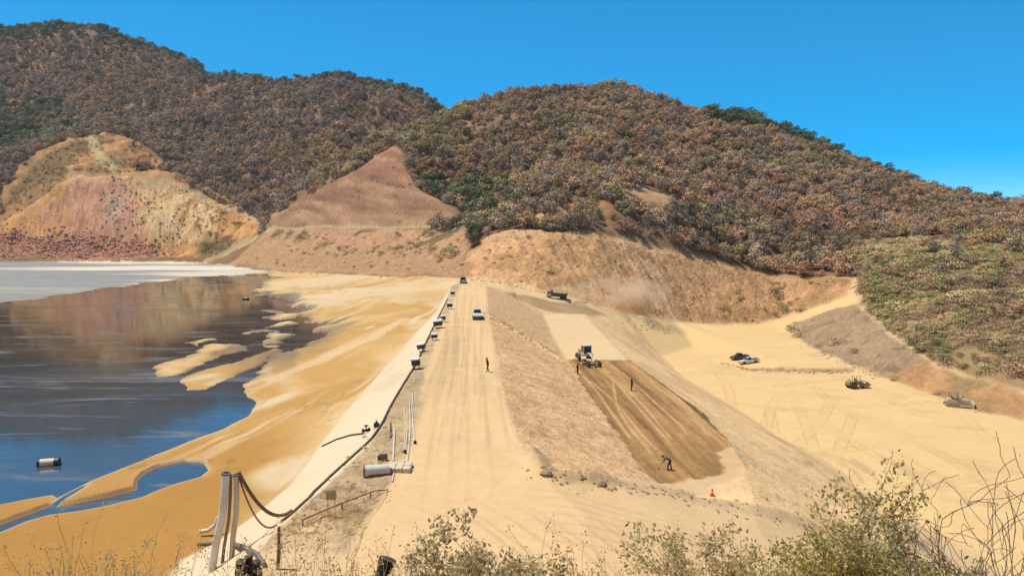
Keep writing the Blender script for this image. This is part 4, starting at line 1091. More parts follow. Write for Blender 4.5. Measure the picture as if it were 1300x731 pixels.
# kinds that no near tree shows stand once more at the edge of the wood
for pi in range(len(PROTO)):
    if pi not in CROWNOBJ:
        j = np.nonzero((pidx == pi) & ~isn & infr)[0]
        if not len(j): continue
        j = j[np.argmin(TY[j])]
        kd = KINDS[PROTO[pi][2]]; pw, gw = place_words(TX[j], TY[j])
        t = thing('dry_tree' if kd[0] != 'dark_green' else 'green_tree', kd[8] + ' tree ' + pw, 'tree', (TX[j], TY[j], TZ_[j] - .15), trz[j], kd[8] + ' trees ' + gw); t.scale = (tsc[j],) * 3
        a = bpy.data.objects.new('crown', PROTO[pi][0]); a.parent = t; COL.objects.link(a)
        b_ = bpy.data.objects.new('trunk', PROTO[pi][1]); b_.parent = t; COL.objects.link(b_)
        CROWNOBJ[pi] = (a, b_); isn[j] = True
r_ = ~isn
scatter('forest', np.stack([TX, TY, TZ_ - .15], -1)[r_], pidx[r_], tsc[r_], trz[r_], CROWNOBJ, 'dry brown forest covering the hills', 'forest')

# ------------------------------------------------------------------ scrub on the right, low bushes and tufts
SCR = []
for nm, colr in (('scrub_olive', (.43, .35, .14)), ('scrub_straw', (.58, .44, .22)), ('scrub_brown', (.40, .26, .15)), ('scrub_green', (.27, .27, .10))):
    mt = leaf_mat(nm, colr, .4)
    SCR.append(crown_mesh('foliage', mt, 260, .26, 2.0, 1.15, 8, vr, low=.02))
n_s = 19000
sx = vr.uniform(60, 330, n_s); sy = vr.uniform(118, 320, n_s)
ok = (sdist(sx, sy, area['veg_right'], reach=6) > .6) & (np.abs(sx / sy) < .9)
ok &= ~((fbm(sx, sy, 13, 4, 99) > .36) & (vr.uniform(size=n_s) < .7))
sx, sy = sx[ok], sy[ok]; sz = H(sx, sy)
sk1 = fbm(sx * .55, sy * 1.5, 22, 4, 91); sk2 = vr.uniform(size=len(sx))
q_ = sx / sy
upper = sstep(215, 262, sy)
kk = np.where(sk1 > .12, 2, np.where(sk1 < -.02, 1, 0)); kk = np.where((sk2 < .5 * upper) & (kk == 2), 0, kk)
kk = np.where(sk2 > .93, 3, kk); kk = np.where((sy < 215) & (sk2 < .45), 2, kk)
kk = np.where((sk2 > .5) & (np.abs(sdist(sx, sy, hits([(1095, 388), (1130, 425), (1180, 459)]), closed=False, reach=9)) < 7), 3, kk)
spr = []
for k, me in enumerate(SCR):
    nm, wds = (('low_bush', 'olive'), ('low_bush', 'straw coloured'), ('low_bush', 'brown'), ('low_bush', 'green'))[k]
    spr.append((nm, wds, me))
SCROBJ = {}
# bushes that stand by themselves on the banks
solo = [(3, 1005, 420, 1.7, 'at the left corner of the grey rock slope'), (3, 1014, 428, 1.3, 'on the left edge of the grey rock slope'), (2, 1062, 437, 1.9, 'in the middle of the grey rock slope'), (2, 1085, 448, 1.2, 'low on the grey rock slope'),
        (3, 985, 372, 2.2, 'on the eroded right end of the cut bank'), (3, 996, 392, 2.0, 'above the pale track at the end of the cut bank'), (0, 1015, 396, 1.6, 'beside the pale track below the cut bank'), (2, 935, 372, 1.6, 'on the tan face of the cut bank'),
        (3, 572, 322, 2.8, 'in the small gully at the left of the cut bank'), (0, 560, 330, 2.2, 'under the small gully left of the cut bank'), (2, 548, 318, 2.2, 'left of the small gully by the cut bank'), (0, 700, 348, 1.6, 'low on the left part of the cut bank'),
        (1, 1190, 500, 1.0, 'behind the white bulldozer'), (0, 1135, 483, 1.0, 'between the roller and the bulldozer'), (3, 262, 312, 2.6, 'below the cream quarry rock'), (2, 285, 305, 2.6, 'right of the cream quarry rock'), (0, 300, 288, 2.8, 'at the right end of the quarry')]
for k, px, py, s_, words in solo:
    p = hit(px, py); nm, wds, me = spr[k]
    t = thing(nm, wds + ' low bush ' + words, 'bush', (p[0], p[1], p[2] - .1), vr.uniform(0, 6), 'bushes standing alone on the banks'); t.scale = (s_,) * 3
    a = bpy.data.objects.new('foliage', me); a.parent = t; COL.objects.link(a)
    SCROBJ.setdefault(k, [a])
if 1 not in SCROBJ: raise RuntimeError('straw bush missing')
scatter('scrub', np.stack([sx, sy, sz - .15], -1), kk, np.clip(vr.lognormal(0, .34, len(sx)), .45, 2.4) * (1 + .35 * (sk1 > .2)), vr.uniform(0, 6.283, len(sx)), SCROBJ, 'olive and brown scrub covering the slope on the right', 'scrub')
# shrubs thinly spread over the mound, the lower banks and the hill foot
n_t = 15000
gx_ = vr.uniform(-330, 130, n_t); gy_ = vr.uniform(236, 560, n_t)
den = np.zeros(n_t)
den = np.maximum(den, (sdist(gx_, gy_, area['mound'], reach=5) > 1) * (fbm(gx_, gy_, 18, 4, 44) > -.15) * 1.0)
den = np.maximum(den, (sdist(gx_, gy_, area['lower_cut'], reach=5) > 1) * (fbm(gx_, gy_, 9, 4, 46) > .1) * (H(gx_, gy_) > 2) * .7)
den = np.maximum(den, (sdist(gx_, gy_, area['cut'], reach=5) > 1) * (gx_ / gy_ > .20) * (fbm(gx_, gy_, 10, 4, 92) > .1) * .6)
den = np.maximum(den, (sdist(gx_, gy_, area['cut'], reach=5) > 2) * .10 + (sdist(gx_, gy_, area['lower_cut'], reach=5) > 2) * .07 + (sdist(gx_, gy_, area['bare'], reach=5) > 2) * .03)
den = np.maximum(den, (sdist(gx_, gy_, area['quarry'], reach=5) > 1) * (gx_ / gy_ > -.43) * (fbm(gx_, gy_, 12, 4, 93) > -.1) * .8)
ok = vr.uniform(size=n_t) < den
gx_, gy_ = gx_[ok], gy_[ok]
scatter('undergrowth', np.stack([gx_, gy_, H(gx_, gy_) - .1], -1), vr.choice([0, 1, 2, 2, 3], len(gx_)), vr.uniform(.5, 1.1, len(gx_)), vr.uniform(0, 6.283, len(gx_)), SCROBJ, 'low dry undergrowth dotted over the bare banks', 'undergrowth')
# ------------------------------------------------------------------ materials of the built things
M_WHITE = plain('white_paint', (.72, .71, .68), .35, var=.10, dirt=(.50, .40, .27))
M_SILVER = plain('silver_paint', (.66, .68, .70), .30, .2, var=.06)
M_DARKCAR = plain('dark_paint', (.030, .034, .042), .25)
M_TANCAR = plain('tan_paint', (.52, .38, .26), .45)
M_GLASS = plain('dark_glass', (.02, .025, .028), .06)
M_TYRE = plain('tyre_rubber', (.030, .026, .022), .9, dirt=(.16, .11, .06))
M_RIM = plain('wheel_rim', (.42, .40, .36), .4, .6)
M_BLACK = plain('black_plastic', (.022, .019, .017), .5)
M_DUSTY = plain('dusty_yellow_paint', (.50, .34, .11), .6, dirt=(.42, .30, .17))
M_CREAM = plain('cream_paint', (.68, .57, .38), .5, dirt=(.42, .31, .18))
M_BROWNM = plain('brown_machine', (.30, .19, .085), .7, dirt=(.36, .24, .13))
M_STEEL = plain('worn_steel', (.34, .29, .24), .45, .6, dirt=(.40, .29, .18))
M_GREENT = plain('pale_green_cab', (.42, .45, .34), .45, dirt=(.45, .36, .24))
M_BED = plain('dark_tipper_bed', (.10, .060, .035), .8, dirt=(.20, .13, .07))
M_LAMP = plain('lamp_glass', (.75, .74, .70), .15)
M_REDL = plain('red_lamp', (.45, .02, .015), .3)
M_ORANGE = plain('orange_red_plastic', (.72, .055, .02), .5, var=.05)
M_PIPE = plain('grey_pipe', (.66, .65, .60), .45, dirt=(.52, .47, .38), scale=1.2)
M_PIPED = plain('dark_grey_pipe', (.21, .17, .15), .6)  # darker grey brown for flanges, collar, thin pipe and loose hoses
M_PIPEO = plain('ochre_pipe', (.56, .49, .34), .5, scale=1.2)
M_HOSE = plain('black_hose', (.050, .038, .030), .7, dirt=(.22, .15, .08))
M_HOSEB = plain('brown_hose', (.17, .10, .05), .75)
M_PVC = plain('white_pvc_pipe', (.70, .62, .50), .5)
M_CONC = plain('pale_concrete', (.66, .56, .40), .9)
M_WOOD = plain('weathered_wood', (.22, .14, .08), .9, var=.3)
M_SIGN = plain('sign_back', (.50, .36, .21), .8)
M_BOX = plain('dark_metal_box', (.055, .035, .026), .6)
M_LIDM = plain('pale_lid', (.70, .68, .66), .5)
M_ROCK = plain('red_rock', (.60, .28, .17), .9, var=.3, scale=1.5)
M_ROCKT = plain('tan_rock', (.45, .30, .16), .9, var=.25, scale=3)
M_SKIN = plain('skin', (.20, .10, .06), .6)
M_CLOTHD = plain('dark_cloth', (.055, .035, .024), .9)
M_CLOTHB = plain('brown_cloth', (.10, .055, .03), .9)
M_CLOTHG = plain('grey_cloth', (.15, .11, .085), .9)
M_HAT = plain('helmet', (.10, .07, .045), .5)

def on_ground(px, py):
    p = hit(px, py); return Vector((p[0], p[1], H(p[0], p[1])[0]))
def slope_at(x, y, rz, l=2.0, wd=1.0):
    """pitch and roll of the ground under a thing that faces rz"""
    c, s = math.cos(rz), math.sin(rz)
    f = (H(x + c * l, y + s * l)[0] - H(x - c * l, y - s * l)[0]) / (2 * l)
    g = (H(x - s * wd, y + c * wd)[0] - H(x + s * wd, y - c * wd)[0]) / (2 * wd)
    return math.atan(g), -math.atan(f)
def ground_thing(name, label, cat, px, py, rz, group=None, l=1.6, w=.8, sink=0.0):
    p = on_ground(px, py); rx, ry = slope_at(p.x, p.y, rz, l, w)
    t = thing(name, label, cat, (p.x, p.y, p.z - sink), 0, group)
    t.rotation_euler = (Matrix.Rotation(rz, 3, 'Z') @ Matrix.Rotation(ry, 3, 'Y') @ Matrix.Rotation(rx, 3, 'X')).to_euler()
    return t
def wheel(parent, x, y, r, w, name='wheel', rim=M_RIM):
    b = MB(); b.lathe([(-w / 2, r * .55), (-w / 2, r * .88), (-w * .36, r), (w * .36, r), (w / 2, r * .88), (w / 2, r * .55)], 22, 'y')
    o = b.build(name, M_TYRE, parent, (x, y, r))
    s = 1 if y > 0 else -1
    b = MB(); b.lathe([(-w * .48, r * .54), (w * .48, r * .56), (w * .50, r * .40), (w * .40, r * .34), (w * .40, r * .16), (w * .52, r * .12)] if s > 0 else [(-w * .52, r * .12), (-w * .40, r * .16), (-w * .40, r * .34), (-w * .50, r * .40), (-w * .48, r * .56), (w * .48, r * .54)], 18, 'y')
    b.build('rim', rim, o)
    return o

# ------------------------------------------------------------------ pickups and cars (x forward)
def pickup(name, label, px, py, rz, paint_, group='pickups parked and driving on the site'):
    t = ground_thing(name, label, 'pickup', px, py, rz, group)
    b = MB()
    # lower body with wheel arches
    def arch(cx, r=.45, n=8): return [(cx - r * math.cos(math.pi * k / n), .42 + r * math.sin(math.pi * k / n) * .98) for k in range(n + 1)]
    side = [(-2.62, .48), (-2.62, 1.06), (-.62, 1.08), (.95, 1.10), (1.75, 1.05), (2.48, .92), (2.62, .62), (2.60, .42)] + arch(1.62)[::-1] + [(.9, .36), (-.9, .36)] + arch(-1.55)[::-1] + [(-2.3, .42)]
    b.prism([(p[0], p[1]) for p in side], -.90, .90, 'y')
    b.build('body', paint_, t)
    b = MB(); bed = [(-2.50, 1.075), (-2.50, 1.11), (-.72, 1.11), (-.72, 1.075)]
    b.prism(bed, -.80, .80, 'y'); b.build('cargo_bed', M_BLACK, t)
    b = MB(); 
    v = [(-.70, -.82, 1.07), (-.70, .82, 1.07), (1.15, .82, 1.08), (1.15, -.82, 1.08), (-.52, -.66, 1.74), (-.52, .66, 1.74), (.42, .66, 1.76), (.42, -.66, 1.76)]
    b.add(v, [(0, 1, 2, 3), (4, 5, 6, 7), (0, 1, 5, 4), (1, 2, 6, 5), (2, 3, 7, 6), (3, 0, 4, 7)])
    cab = b.build('cab', paint_, t)
    def quad(nm, pts_, off):
        b = MB(); c = sum((Vector(p) for p in pts_), Vector()) / 4
        n = (Vector(pts_[1]) - Vector(pts_[0])).cross(Vector(pts_[3]) - Vector(pts_[0])).normalized()
        if n.dot(c - Vector((.2, 0, 1.3))) < 0: n = -n
        q = [Vector(p) * .86 + c * .14 + n * off for p in pts_]; q2 = [p - n * .03 for p in q]
        b.add(q + q2, [(0, 1, 2, 3), (7, 6, 5, 4), (0, 4, 5, 1), (1, 5, 6, 2), (2, 6, 7, 3), (3, 7, 4, 0)]); b.build(nm, M_GLASS, cab)
    quad('windscreen', [v[3], v[2], v[6], v[7]], .012); quad('rear_window', [v[0], v[1], v[5], v[4]], .012)
    quad('side_window', [v[0], v[3], v[7], v[4]], .012); quad('side_window', [v[1], v[2], v[6], v[5]], .012)
    for sx in (1.62, -1.55):
        for sy in (.80, -.80): wheel(t, sx, sy, .40, .26)
    b = MB(); b.box((2.66, 0, .55), (.12, 1.76, .22), bev=.03); b.build('front_bumper', M_BLACK, t)
    b = MB(); b.box((-2.68, 0, .52), (.12, 1.70, .18), bev=.03); b.build('rear_bumper', M_STEEL, t)
    for sy in (.68, -.68):
        b = MB(); b.box((2.54, sy, .82), (.14, .36, .18), bev=.03); b.build('headlight', M_LAMP, t)
        b = MB(); b.box((-2.635, sy * 1.2, .86), (.06, .12, .30), bev=.015); b.build('tail_light', M_REDL, t)
        b = MB(); b.box((.92, sy * 1.44, 1.20), (.12, .22, .16), bev=.03); b.build('mirror', paint_, cab)
    return t
R = math.radians
pickup('pickup_truck', 'white pickup driving along the dam crest road', 606, 404, R(-86), M_WHITE)
pickup('pickup_truck', 'small dusty tan pickup far off where the crest road ends', 588, 359, R(96), M_TANCAR)
pickup('pickup_truck', 'silver pickup parked in front of the dark one on the bench', 951, 461, R(186), M_SILVER)
pickup('pickup_truck', 'dark pickup parked just behind the silver one on the bench', 939, 456, R(196), M_DARKCAR)

# ------------------------------------------------------------------ tipper truck on the haul road
t = ground_thing('dump_truck', 'dump truck with pale green cab and dark tipper bed on the road below the hill', 'truck', 706, 379, R(166)); t.scale = (.76,) * 3
b = MB(); b.box((-.3, 0, .92), (7.4, .9, .26), bev=.04); b.build('chassis', M_BLACK, t)
b = MB(); b.prism([(1.9, .75), (1.9, 2.75), (2.15, 2.85), (3.05, 2.80), (3.30, 1.95), (3.42, 1.75), (3.45, .75)], -1.2, 1.2, 'y'); cb = b.build('cab', M_GREENT, t)
b = MB(); b.add([(3.33, -1.0, 1.98), (3.33, 1.0, 1.98), (3.09, 1.0, 2.68), (3.09, -1.0, 2.68), (3.25, -1.0, 1.95), (3.25, 1.0, 1.95), (3.0, 1.0, 2.65), (3.0, -1.0, 2.65)], [(0, 1, 2, 3), (4, 5, 6, 7), (0, 1, 5, 4), (2, 3, 7, 6), (1, 2, 6, 5), (0, 3, 7, 4)]); b.build('windscreen', M_GLASS, cb)
for s in (1, -1):
    b = MB(); b.box((2.62, s * 1.20, 2.25), (.75, .04, .62), bev=.01); b.build('side_window', M_GLASS, cb)
    b = MB(); b.box((3.46, s * .85, 1.05), (.06, .34, .22), bev=.02); b.build('headlight', M_LAMP, t)
    b = MB(); b.box((3.2, s * 1.38, 2.3), (.10, .2, .42), bev=.02); b.build('mirror', M_BLACK, cb)
b = MB(); b.box((3.5, 0, .72), (.16, 2.4, .34), bev=.04); b.build('bumper', M_STEEL, t)
b = MB(); b.prism([(-3.9, 1.25), (-4.1, 2.35), (1.55, 2.45), (1.72, 2.75), (2.4, 2.92), (2.4, 2.98), (1.6, 2.86), (1.42, 1.25)], -1.25, 1.25, 'y'); bd = b.build('tipper_bed', M_BED, t)
b = MB()
for i in range(7): b.box((-3.4 + i * .76, 1.27, 1.85), (.09, .05, 1.05)); b.box((-3.4 + i * .76, -1.27, 1.85), (.09, .05, 1.05))
b.build('ribs', M_BED, bd)
b = MB(); bm_ = [(-3.7 + 5.0 * i / 9, -1.1 + 2.2 * j / 4, 2.38 + .35 * math.sin(i * .34) * math.sin((j + .01) * .78) + random.uniform(0, .1)) for i in range(10) for j in range(5)]
b.add(bm_, [(i * 5 + j, i * 5 + j + 1, i * 5 + j + 6, i * 5 + j + 5) for i in range(9) for j in range(4)]); b.build('load_of_earth', M_ROCKT, bd)
for x in (2.55, -2.0, -3.2):
    for s in (1, -1): wheel(t, x, s * 1.02, .52, .42 if x < 0 else .30)

# ------------------------------------------------------------------ motor grader on the wet fill
t = ground_thing('motor_grader', 'dusty white motor grader with a dark cab window working on the wet brown fill', 'grader', 746, 461, R(-80), l=2.5, w=1); t.scale = (.9,) * 3
b = MB(); b.prism([(-4.2, 1.0), (-4.3, 2.05), (-1.7, 2.30), (-1.6, 1.0)], -.62, .62, 'y'); hd = b.build('engine_hood', M_CREAM, t)
b = MB()
for i in range(6): b.box((-3.9 + i * .38, .63, 1.6), (.06, .03, .6)); b.box((-3.9 + i * .38, -.63, 1.6), (.06, .03, .6))
b.build('grille', M_BLACK, hd)
b = MB(); b.tube([(-2.6, .3, 2.2), (-2.6, .3, 3.0), (-2.68, .3, 3.1)], .07, 8); b.build('exhaust', M_BLACK, hd)
b = MB(); b.tube([(-1.4, 0, 1.25), (-.3, 0, 1.75), (1.2, 0, 2.0), (3.0, 0, 1.65), (4.1, 0, 1.15)], [.2, .19, .18, .17, .2], 6); b.build('main_frame', M_CREAM, t)
b = MB(); b.box((-.9, 0, 1.55), (1.7, 1.45, .5), bev=.05); cb = b.build('cab', M_CREAM, t)
b = MB(); b.box((-.9, 0, 2.45), (1.55, 1.38, 1.3), bev=.04); b.build('cab_windows', M_GLASS, cb)
for x in (-1.68, -.12):
    for s in (.70, -.70): b = MB(); b.box((x, s, 2.45), (.10, .10, 1.36)); b.build('cab_post', M_WHITE, cb)
b = MB(); b.box((-.9, 0, 3.18), (1.95, 1.7, .14), bev=.04); b.build('cab_roof', M_WHITE, cb)
for x in (-3.6, -2.0):
    for s in (1.02, -1.02): wheel(t, x, s, .66, .40)
for s in (.98, -.98):
    w_ = wheel(t, 4.0, s, .62, .36); w_.rotation_euler = (R(9), 0, R(14))
b = MB(); b.box((4.0, 0, .78), (.26, 1.7, .26), bev=.03); b.box((4.0, 0, 1.05), (.5, .5, .35), bev=.04); b.build('front_axle', M_CREAM, t)
b = MB(); prof = [(-.25 + .28 * math.sin(a), .10 + .33 * (1 - math.cos(a))) for a in np.linspace(0, 2.6, 9)]
prof2 = [(x - .05, z) for x, z in prof[::-1]]; b.prism(prof + prof2, -1.85, 1.85, 'y'); bl = b.build('blade', M_STEEL, t); bl.location = (1.6, 0, .02); bl.rotation_euler = (0, 0, R(28))
b = MB(); b.lathe([(-.06, .72), (.06, .72)], 24, 'z', (1.5, 0, .92)); b.tube([(3.6, 0, 1.0), (1.5, .55, .95)], .07, 6); b.tube([(3.6, 0, 1.0), (1.5, -.55, .95)], .07, 6); b.build('blade_circle', M_CREAM, t)
for s in (.5, -.5): b = MB(); b.tube([(1.1, s, 2.1), (1.4, s * 1.3, 1.0)], .06, 6); b.build('lift_cylinder', M_STEEL, t)

# ------------------------------------------------------------------ soil compactor
t = ground_thing('soil_compactor', 'dusty brown soil compactor with a canopy standing on the yellow bench', 'roller', 1088, 492, R(12))
b = MB(); b.lathe([(-1.0, .50), (-1.05, .74), (-.95, .78), (.95, .78), (1.05, .74), (1.0, .50)], 28, 'y', (1.75, 0, .78)); b.build('drum', M_STEEL, t)
b = MB()
for s in (1.16, -1.16): b.box((1.45, s, .85), (2.1, .13, .38), bev=.03)
b.box((2.62, 0, .85), (.22, 2.4, .42), bev=.03); b.box((.45, 0, .95), (.32, 2.4, .5), bev=.03); b.build('drum_frame', M_BROWNM, t)
b = MB(); b.prism([(-2.55, .75), (-2.6, 1.45), (-2.2, 1.62), (-.85, 1.75), (-.8, .75)], -.72, .72, 'y'); b.build('engine_hood', M_BROWNM, t)
for s in (.98, -.98): wheel(t, -1.55, s, .82, .52, rim=M_CREAM)
b = MB(); b.box((-.25, 0, 1.25), (1.15, 1.5, .5), bev=.04); pf = b.build('platform', M_BROWNM, t)
b = MB(); b.box((-.45, 0, 1.75), (.5, .5, .12), bev=.04); b.box((-.68, 0, 2.05), (.12, .5, .55), bev=.04); b.build('seat', M_BLACK, pf)
b = MB(); b.tube([(.15, 0, 1.5), (.05, 0, 2.0)], .05, 6); b.lathe([(-.02, .2), (.02, .2)], 14, 'z', (.05, 0, 2.02)); b.build('steering_wheel', M_BLACK, pf)
for x, s in ((-.78, .68), (-.78, -.68), (.28, .68), (.28, -.68)): b = MB(); b.tube([(x, s, 1.4), (x, s, 2.85)], .05, 6); b.build('canopy_post', M_BLACK, t)
b = MB(); b.box((-.25, 0, 2.9), (1.5, 1.65, .10), bev=.03); b.build('canopy', M_CREAM, t)
b = MB(); b.tube([(-1.9, .4, 1.6), (-1.9, .4, 2.35)], .06, 6); b.build('exhaust', M_BLACK, t)

# ------------------------------------------------------------------ bulldozer at the right edge of the bench
t = ground_thing('bulldozer', 'pale dusty bulldozer with open canopy and low wide blade by the right bank', 'bulldozer', 1217, 516, R(-24))
for s in (1.0, -1.0):
    b = MB(); n = 14
    prof = [(-1.75 + .48 * math.cos(a), .5 + .48 * math.sin(a)) for a in np.linspace(math.pi / 2, 3 * math.pi / 2, n)] + [(1.35 + .48 * math.cos(a), .5 + .48 * math.sin(a)) for a in np.linspace(-math.pi / 2, math.pi / 2, n)]
    b.prism(prof, s - .25, s + .25, 'y'); tr = b.build('track', M_STEEL, t)
    for x in np.linspace(-1.7, 1.3, 6): b = MB(); b.lathe([(-.27, .2), (.27, .2)], 12, 'y', (x, s, .42)); b.build('track_roller', M_BROWNM, tr)
b = MB(); b.prism([(-.2, .8), (-.2, 1.75), (1.75, 1.62), (1.95, 1.5), (1.95, .7)], -.62, .62, 'y'); hd = b.build('engine_hood', M_CREAM, t)
b = MB(); b.box((1.965, 0, 1.1), (.03, .95, .6)); b.build('grille', M_BLACK, hd)
b = MB(); b.tube([(.8, .3, 1.7), (.8, .3, 2.5)], .07, 8); b.build('exhaust', M_BLACK, hd)
b = MB(); b.prism([(-2.15, .75), (-2.2, 1.6), (-1.3, 1.75), (-.22, 1.3), (-.22, .75)], -.85, .85, 'y'); b.build('body', M_CREAM, t)
b = MB(); b.box((-1.0, 0, 1.72), (.6, .6, .16), bev=.05); b.box((-1.3, 0, 2.05), (.15, .6, .6), bev=.05); b.build('seat', M_BLACK, t)
for x, s in ((-1.75, .75), (-1.75, -.75), (-.25, .75), (-.25, -.75)): b = MB(); b.tube([(x, s, 1.4), (x, s, 3.0)], .06, 6); b.build('canopy_post', M_BROWNM, t)
b = MB(); b.box((-1.0, 0, 3.05), (1.9, 1.8, .12), bev=.03); b.build('canopy', M_BROWNM, t)
for s in (1.36, -1.36): b = MB(); b.box((1.4, s, .5), (2.6, .14, .22), bev=.03); b.build('push_arm', M_CREAM, t)
b = MB(); prof = [(2.62 + .22 * math.cos(a), .62 + .6 * math.sin(a)) for a in np.linspace(-1.45, 1.45, 11)]
prof = [(5.3 - x, z) for x, z in prof]; b.prism(prof + [(x + .10, z) for x, z in prof[::-1]], -1.75, 1.75, 'y'); b.build('blade', M_CREAM, t)
b = MB(); b.box((-2.45, 0, .8), (.3, 1.5, .3), bev=.03)
for s in (.6, 0, -.6): b.tube([(-2.5, s, .9), (-2.75, s, .5), (-2.65, s, .12)], [.08, .07, .03], 6)
b.build('ripper', M_STEEL, t)

# ------------------------------------------------------------------ people
def person(label, px, py, rz, pose, top, legs, hat=M_HAT, group=None, h=1.72, tool=False):
    p = on_ground(px, py)
    t = bpy.data.objects.new('person', None)
    k = h / 1.72
    J = pose
    ed = [('pel', 'chest'), ('chest', 'neck'), ('neck', 'head'), ('head', 'crown'), ('chest', 'shl'), ('shl', 'ell'), ('ell', 'hal'), ('chest', 'shr'), ('shr', 'elr'), ('elr', 'har'), ('pel', 'hil'), ('hil', 'knl'), ('knl', 'anl'), ('anl', 'tol'), ('pel', 'hir'), ('hir', 'knr'), ('knr', 'anr'), ('anr', 'tor')]
    rad = dict(pel=(.15, .12), chest=(.17, .12), neck=(.06, .06), head=(.095, .105), crown=(.085, .09), shl=(.075, .075), shr=(.075, .075), ell=(.05, .05), elr=(.05, .05), hal=(.038, .045), har=(.038, .045), hil=(.095, .1), hir=(.095, .1), knl=(.065, .065), knr=(.065, .065), anl=(.05, .05), anr=(.05, .05), tol=(.045, .035), tor=(.045, .035))
    names_ = list(J)
    me = bpy.data.meshes.new('person'); me.from_pydata([Vector(J[n]) * k for n in names_], [(names_.index(a), names_.index(b_)) for a, b_ in ed], [])
    tmp = bpy.data.objects.new('person', me); COL.objects.link(tmp)
    md = tmp.modifiers.new('s', 'SKIN'); 
    if not me.skin_vertices: me.attributes.new
    sv = me.skin_vertices[0].data if me.skin_vertices else None
    if sv:
        for i, n in enumerate(names_): sv[i].radius = [r * k * 1.15 for r in rad[n]]; sv[i].use_root = (n == 'pel')
    tmp.modifiers.new('d', 'SUBSURF').levels = 2
    bpy.context.view_layer.update()
    dg = bpy.context.evaluated_depsgraph_get()
    me2 = bpy.data.meshes.new_from_object(tmp.evaluated_get(dg)); me2.name = 'person'
    bpy.data.objects.remove(tmp)
    for m_ in (top, legs, M_SKIN, M_BLACK): me2.materials.append(m_)
    hip = J['pel'][2] * k; nz = J['neck'][2] * k
    P_ = {n: Vector(J[n]) * k for n in J}
    def nearest(c):
        best = None
        for a, b_ in ed:
            A, B = P_[a], P_[b_]; e = B - A; tt = min(1, max(0, (c - A).dot(e) / e.length_squared)); d = (A + e * tt - c).length
            if best is None or d < best[0]: best = (d, a, b_, tt)
        return best
    for f in me2.polygons:
        d, a, b_, tt = nearest(f.center)
        f.material_index = {'head': 2, 'crown': 2}.get(b_, 0) if b_ in ('head', 'crown') or a == 'head' else (2 if b_ in ('hal', 'har') and tt > .75 else (1 if b_ in ('knl', 'knr', 'anl', 'anr', 'hil', 'hir') or (a == 'pel' and tt < .2) else (3 if b_ in ('tol', 'tor') else 0)))
        f.use_smooth = True
    o = bpy.data.objects.new('person', me2); COL.objects.link(o)
    o.location = (p.x, p.y, p.z + .0); o.rotation_euler = (0, 0, rz)
    set_tag(o, label, 'person', group)
    hd = P_['head']; cr = P_['crown']; ax_ = (cr - hd).normalized()
    b = MB(); b.lathe([(-.02, .165 * k), (.0, .165 * k), (.01, .125 * k), (.06, .115 * k), (.11, .07 * k), (.125, .01)], 18, 'z'); q = b.build('hat', hat, o, loc=hd + ax_ * .055 * k); q.rotation_euler = ax_.to_track_quat('Z', 'Y').to_euler()
    # face: brow, nose, eyes, mouth, ears (x is forward)
    fw = Vector(J.get('fw', (1, 0, 0)))
    return o
def stand(step=.0, lean=0.0, fwd=0.0):
    return dict(pel=(0, 0, .92), chest=(.03 + fwd, 0, 1.30), neck=(.04 + fwd * 1.3, 0, 1.46), head=(.07 + fwd * 1.5, 0, 1.58), crown=(.075 + fwd * 1.6, 0, 1.68), shl=(.02 + fwd, .19, 1.38), ell=(-.02 + fwd, .25, 1.10), hal=(.12 + fwd, .22, .86), shr=(.02 + fwd, -.19, 1.38), elr=(-.05 + fwd, -.25, 1.11), har=(.05 + fwd, -.24, .85),
                hil=(0, .10, .88), knl=(.06 + step * .55, .12, .48), anl=(step, .13, .09), tol=(step + .17, .14, .04), hir=(0, -.10, .88), knr=(.05 - step * .2, -.12, .48), anr=(-step, -.13, .09), tor=(-step + .17, -.14, .04))
def bent():
    return dict(pel=(-.12, 0, .90), chest=(.26, 0, 1.12), neck=(.42, 0, 1.20), head=(.53, 0, 1.23), crown=(.62, 0, 1.25), shl=(.30, .19, 1.15), ell=(.38, .24, .88), hal=(.50, .10, .70), shr=(.30, -.19, 1.15), elr=(.40, -.22, .90), har=(.58, -.04, .82),
                hil=(-.12, .10, .86), knl=(.08, .15, .48), anl=(.05, .16, .09), tol=(.22, .17, .04), hir=(-.12, -.10, .86), knr=(-.12, -.13, .48), anr=(-.28, -.14, .09), tor=(-.11, -.15, .04))
person('person in dark brown clothes walking along the dam crest road', 619.5, 472, R(205), stand(.20, fwd=.06), M_CLOTHD, M_CLOTHD)
person('person in brown standing upright beside the grader', 733, 475, R(-30), stand(.03), M_CLOTHB, M_CLOTHB)
person('person in dark clothes standing in the middle of the wet brown fill', 802, 496, R(200), stand(.05), M_CLOTHB, M_CLOTHD)
pb = person('person bending forward over a tool at the lower end of the wet fill', 849, 596, R(165), bent(), M_CLOTHG, M_CLOTHD)
pq = on_ground(849, 596); Mx = Matrix.Translation(pq) @ Matrix.Rotation(R(165), 4, 'Z')
e0 = Mx @ Vector((.45, .03, .98)); e1 = Mx @ Vector((.95, .0, .03))
b = MB(); b.tube([(0, 0, 0), e1 - e0], .018, 6); tl = b.build('hand_rake', M_WOOD, None, e0); set_tag(tl, 'long handled rake held by the bending person', 'rake')
b = MB(); b.box(e1 - e0, (.10, .42, .05), Matrix.Rotation(R(165), 3, 'Z')); b.build('rake_head', M_STEEL, tl)

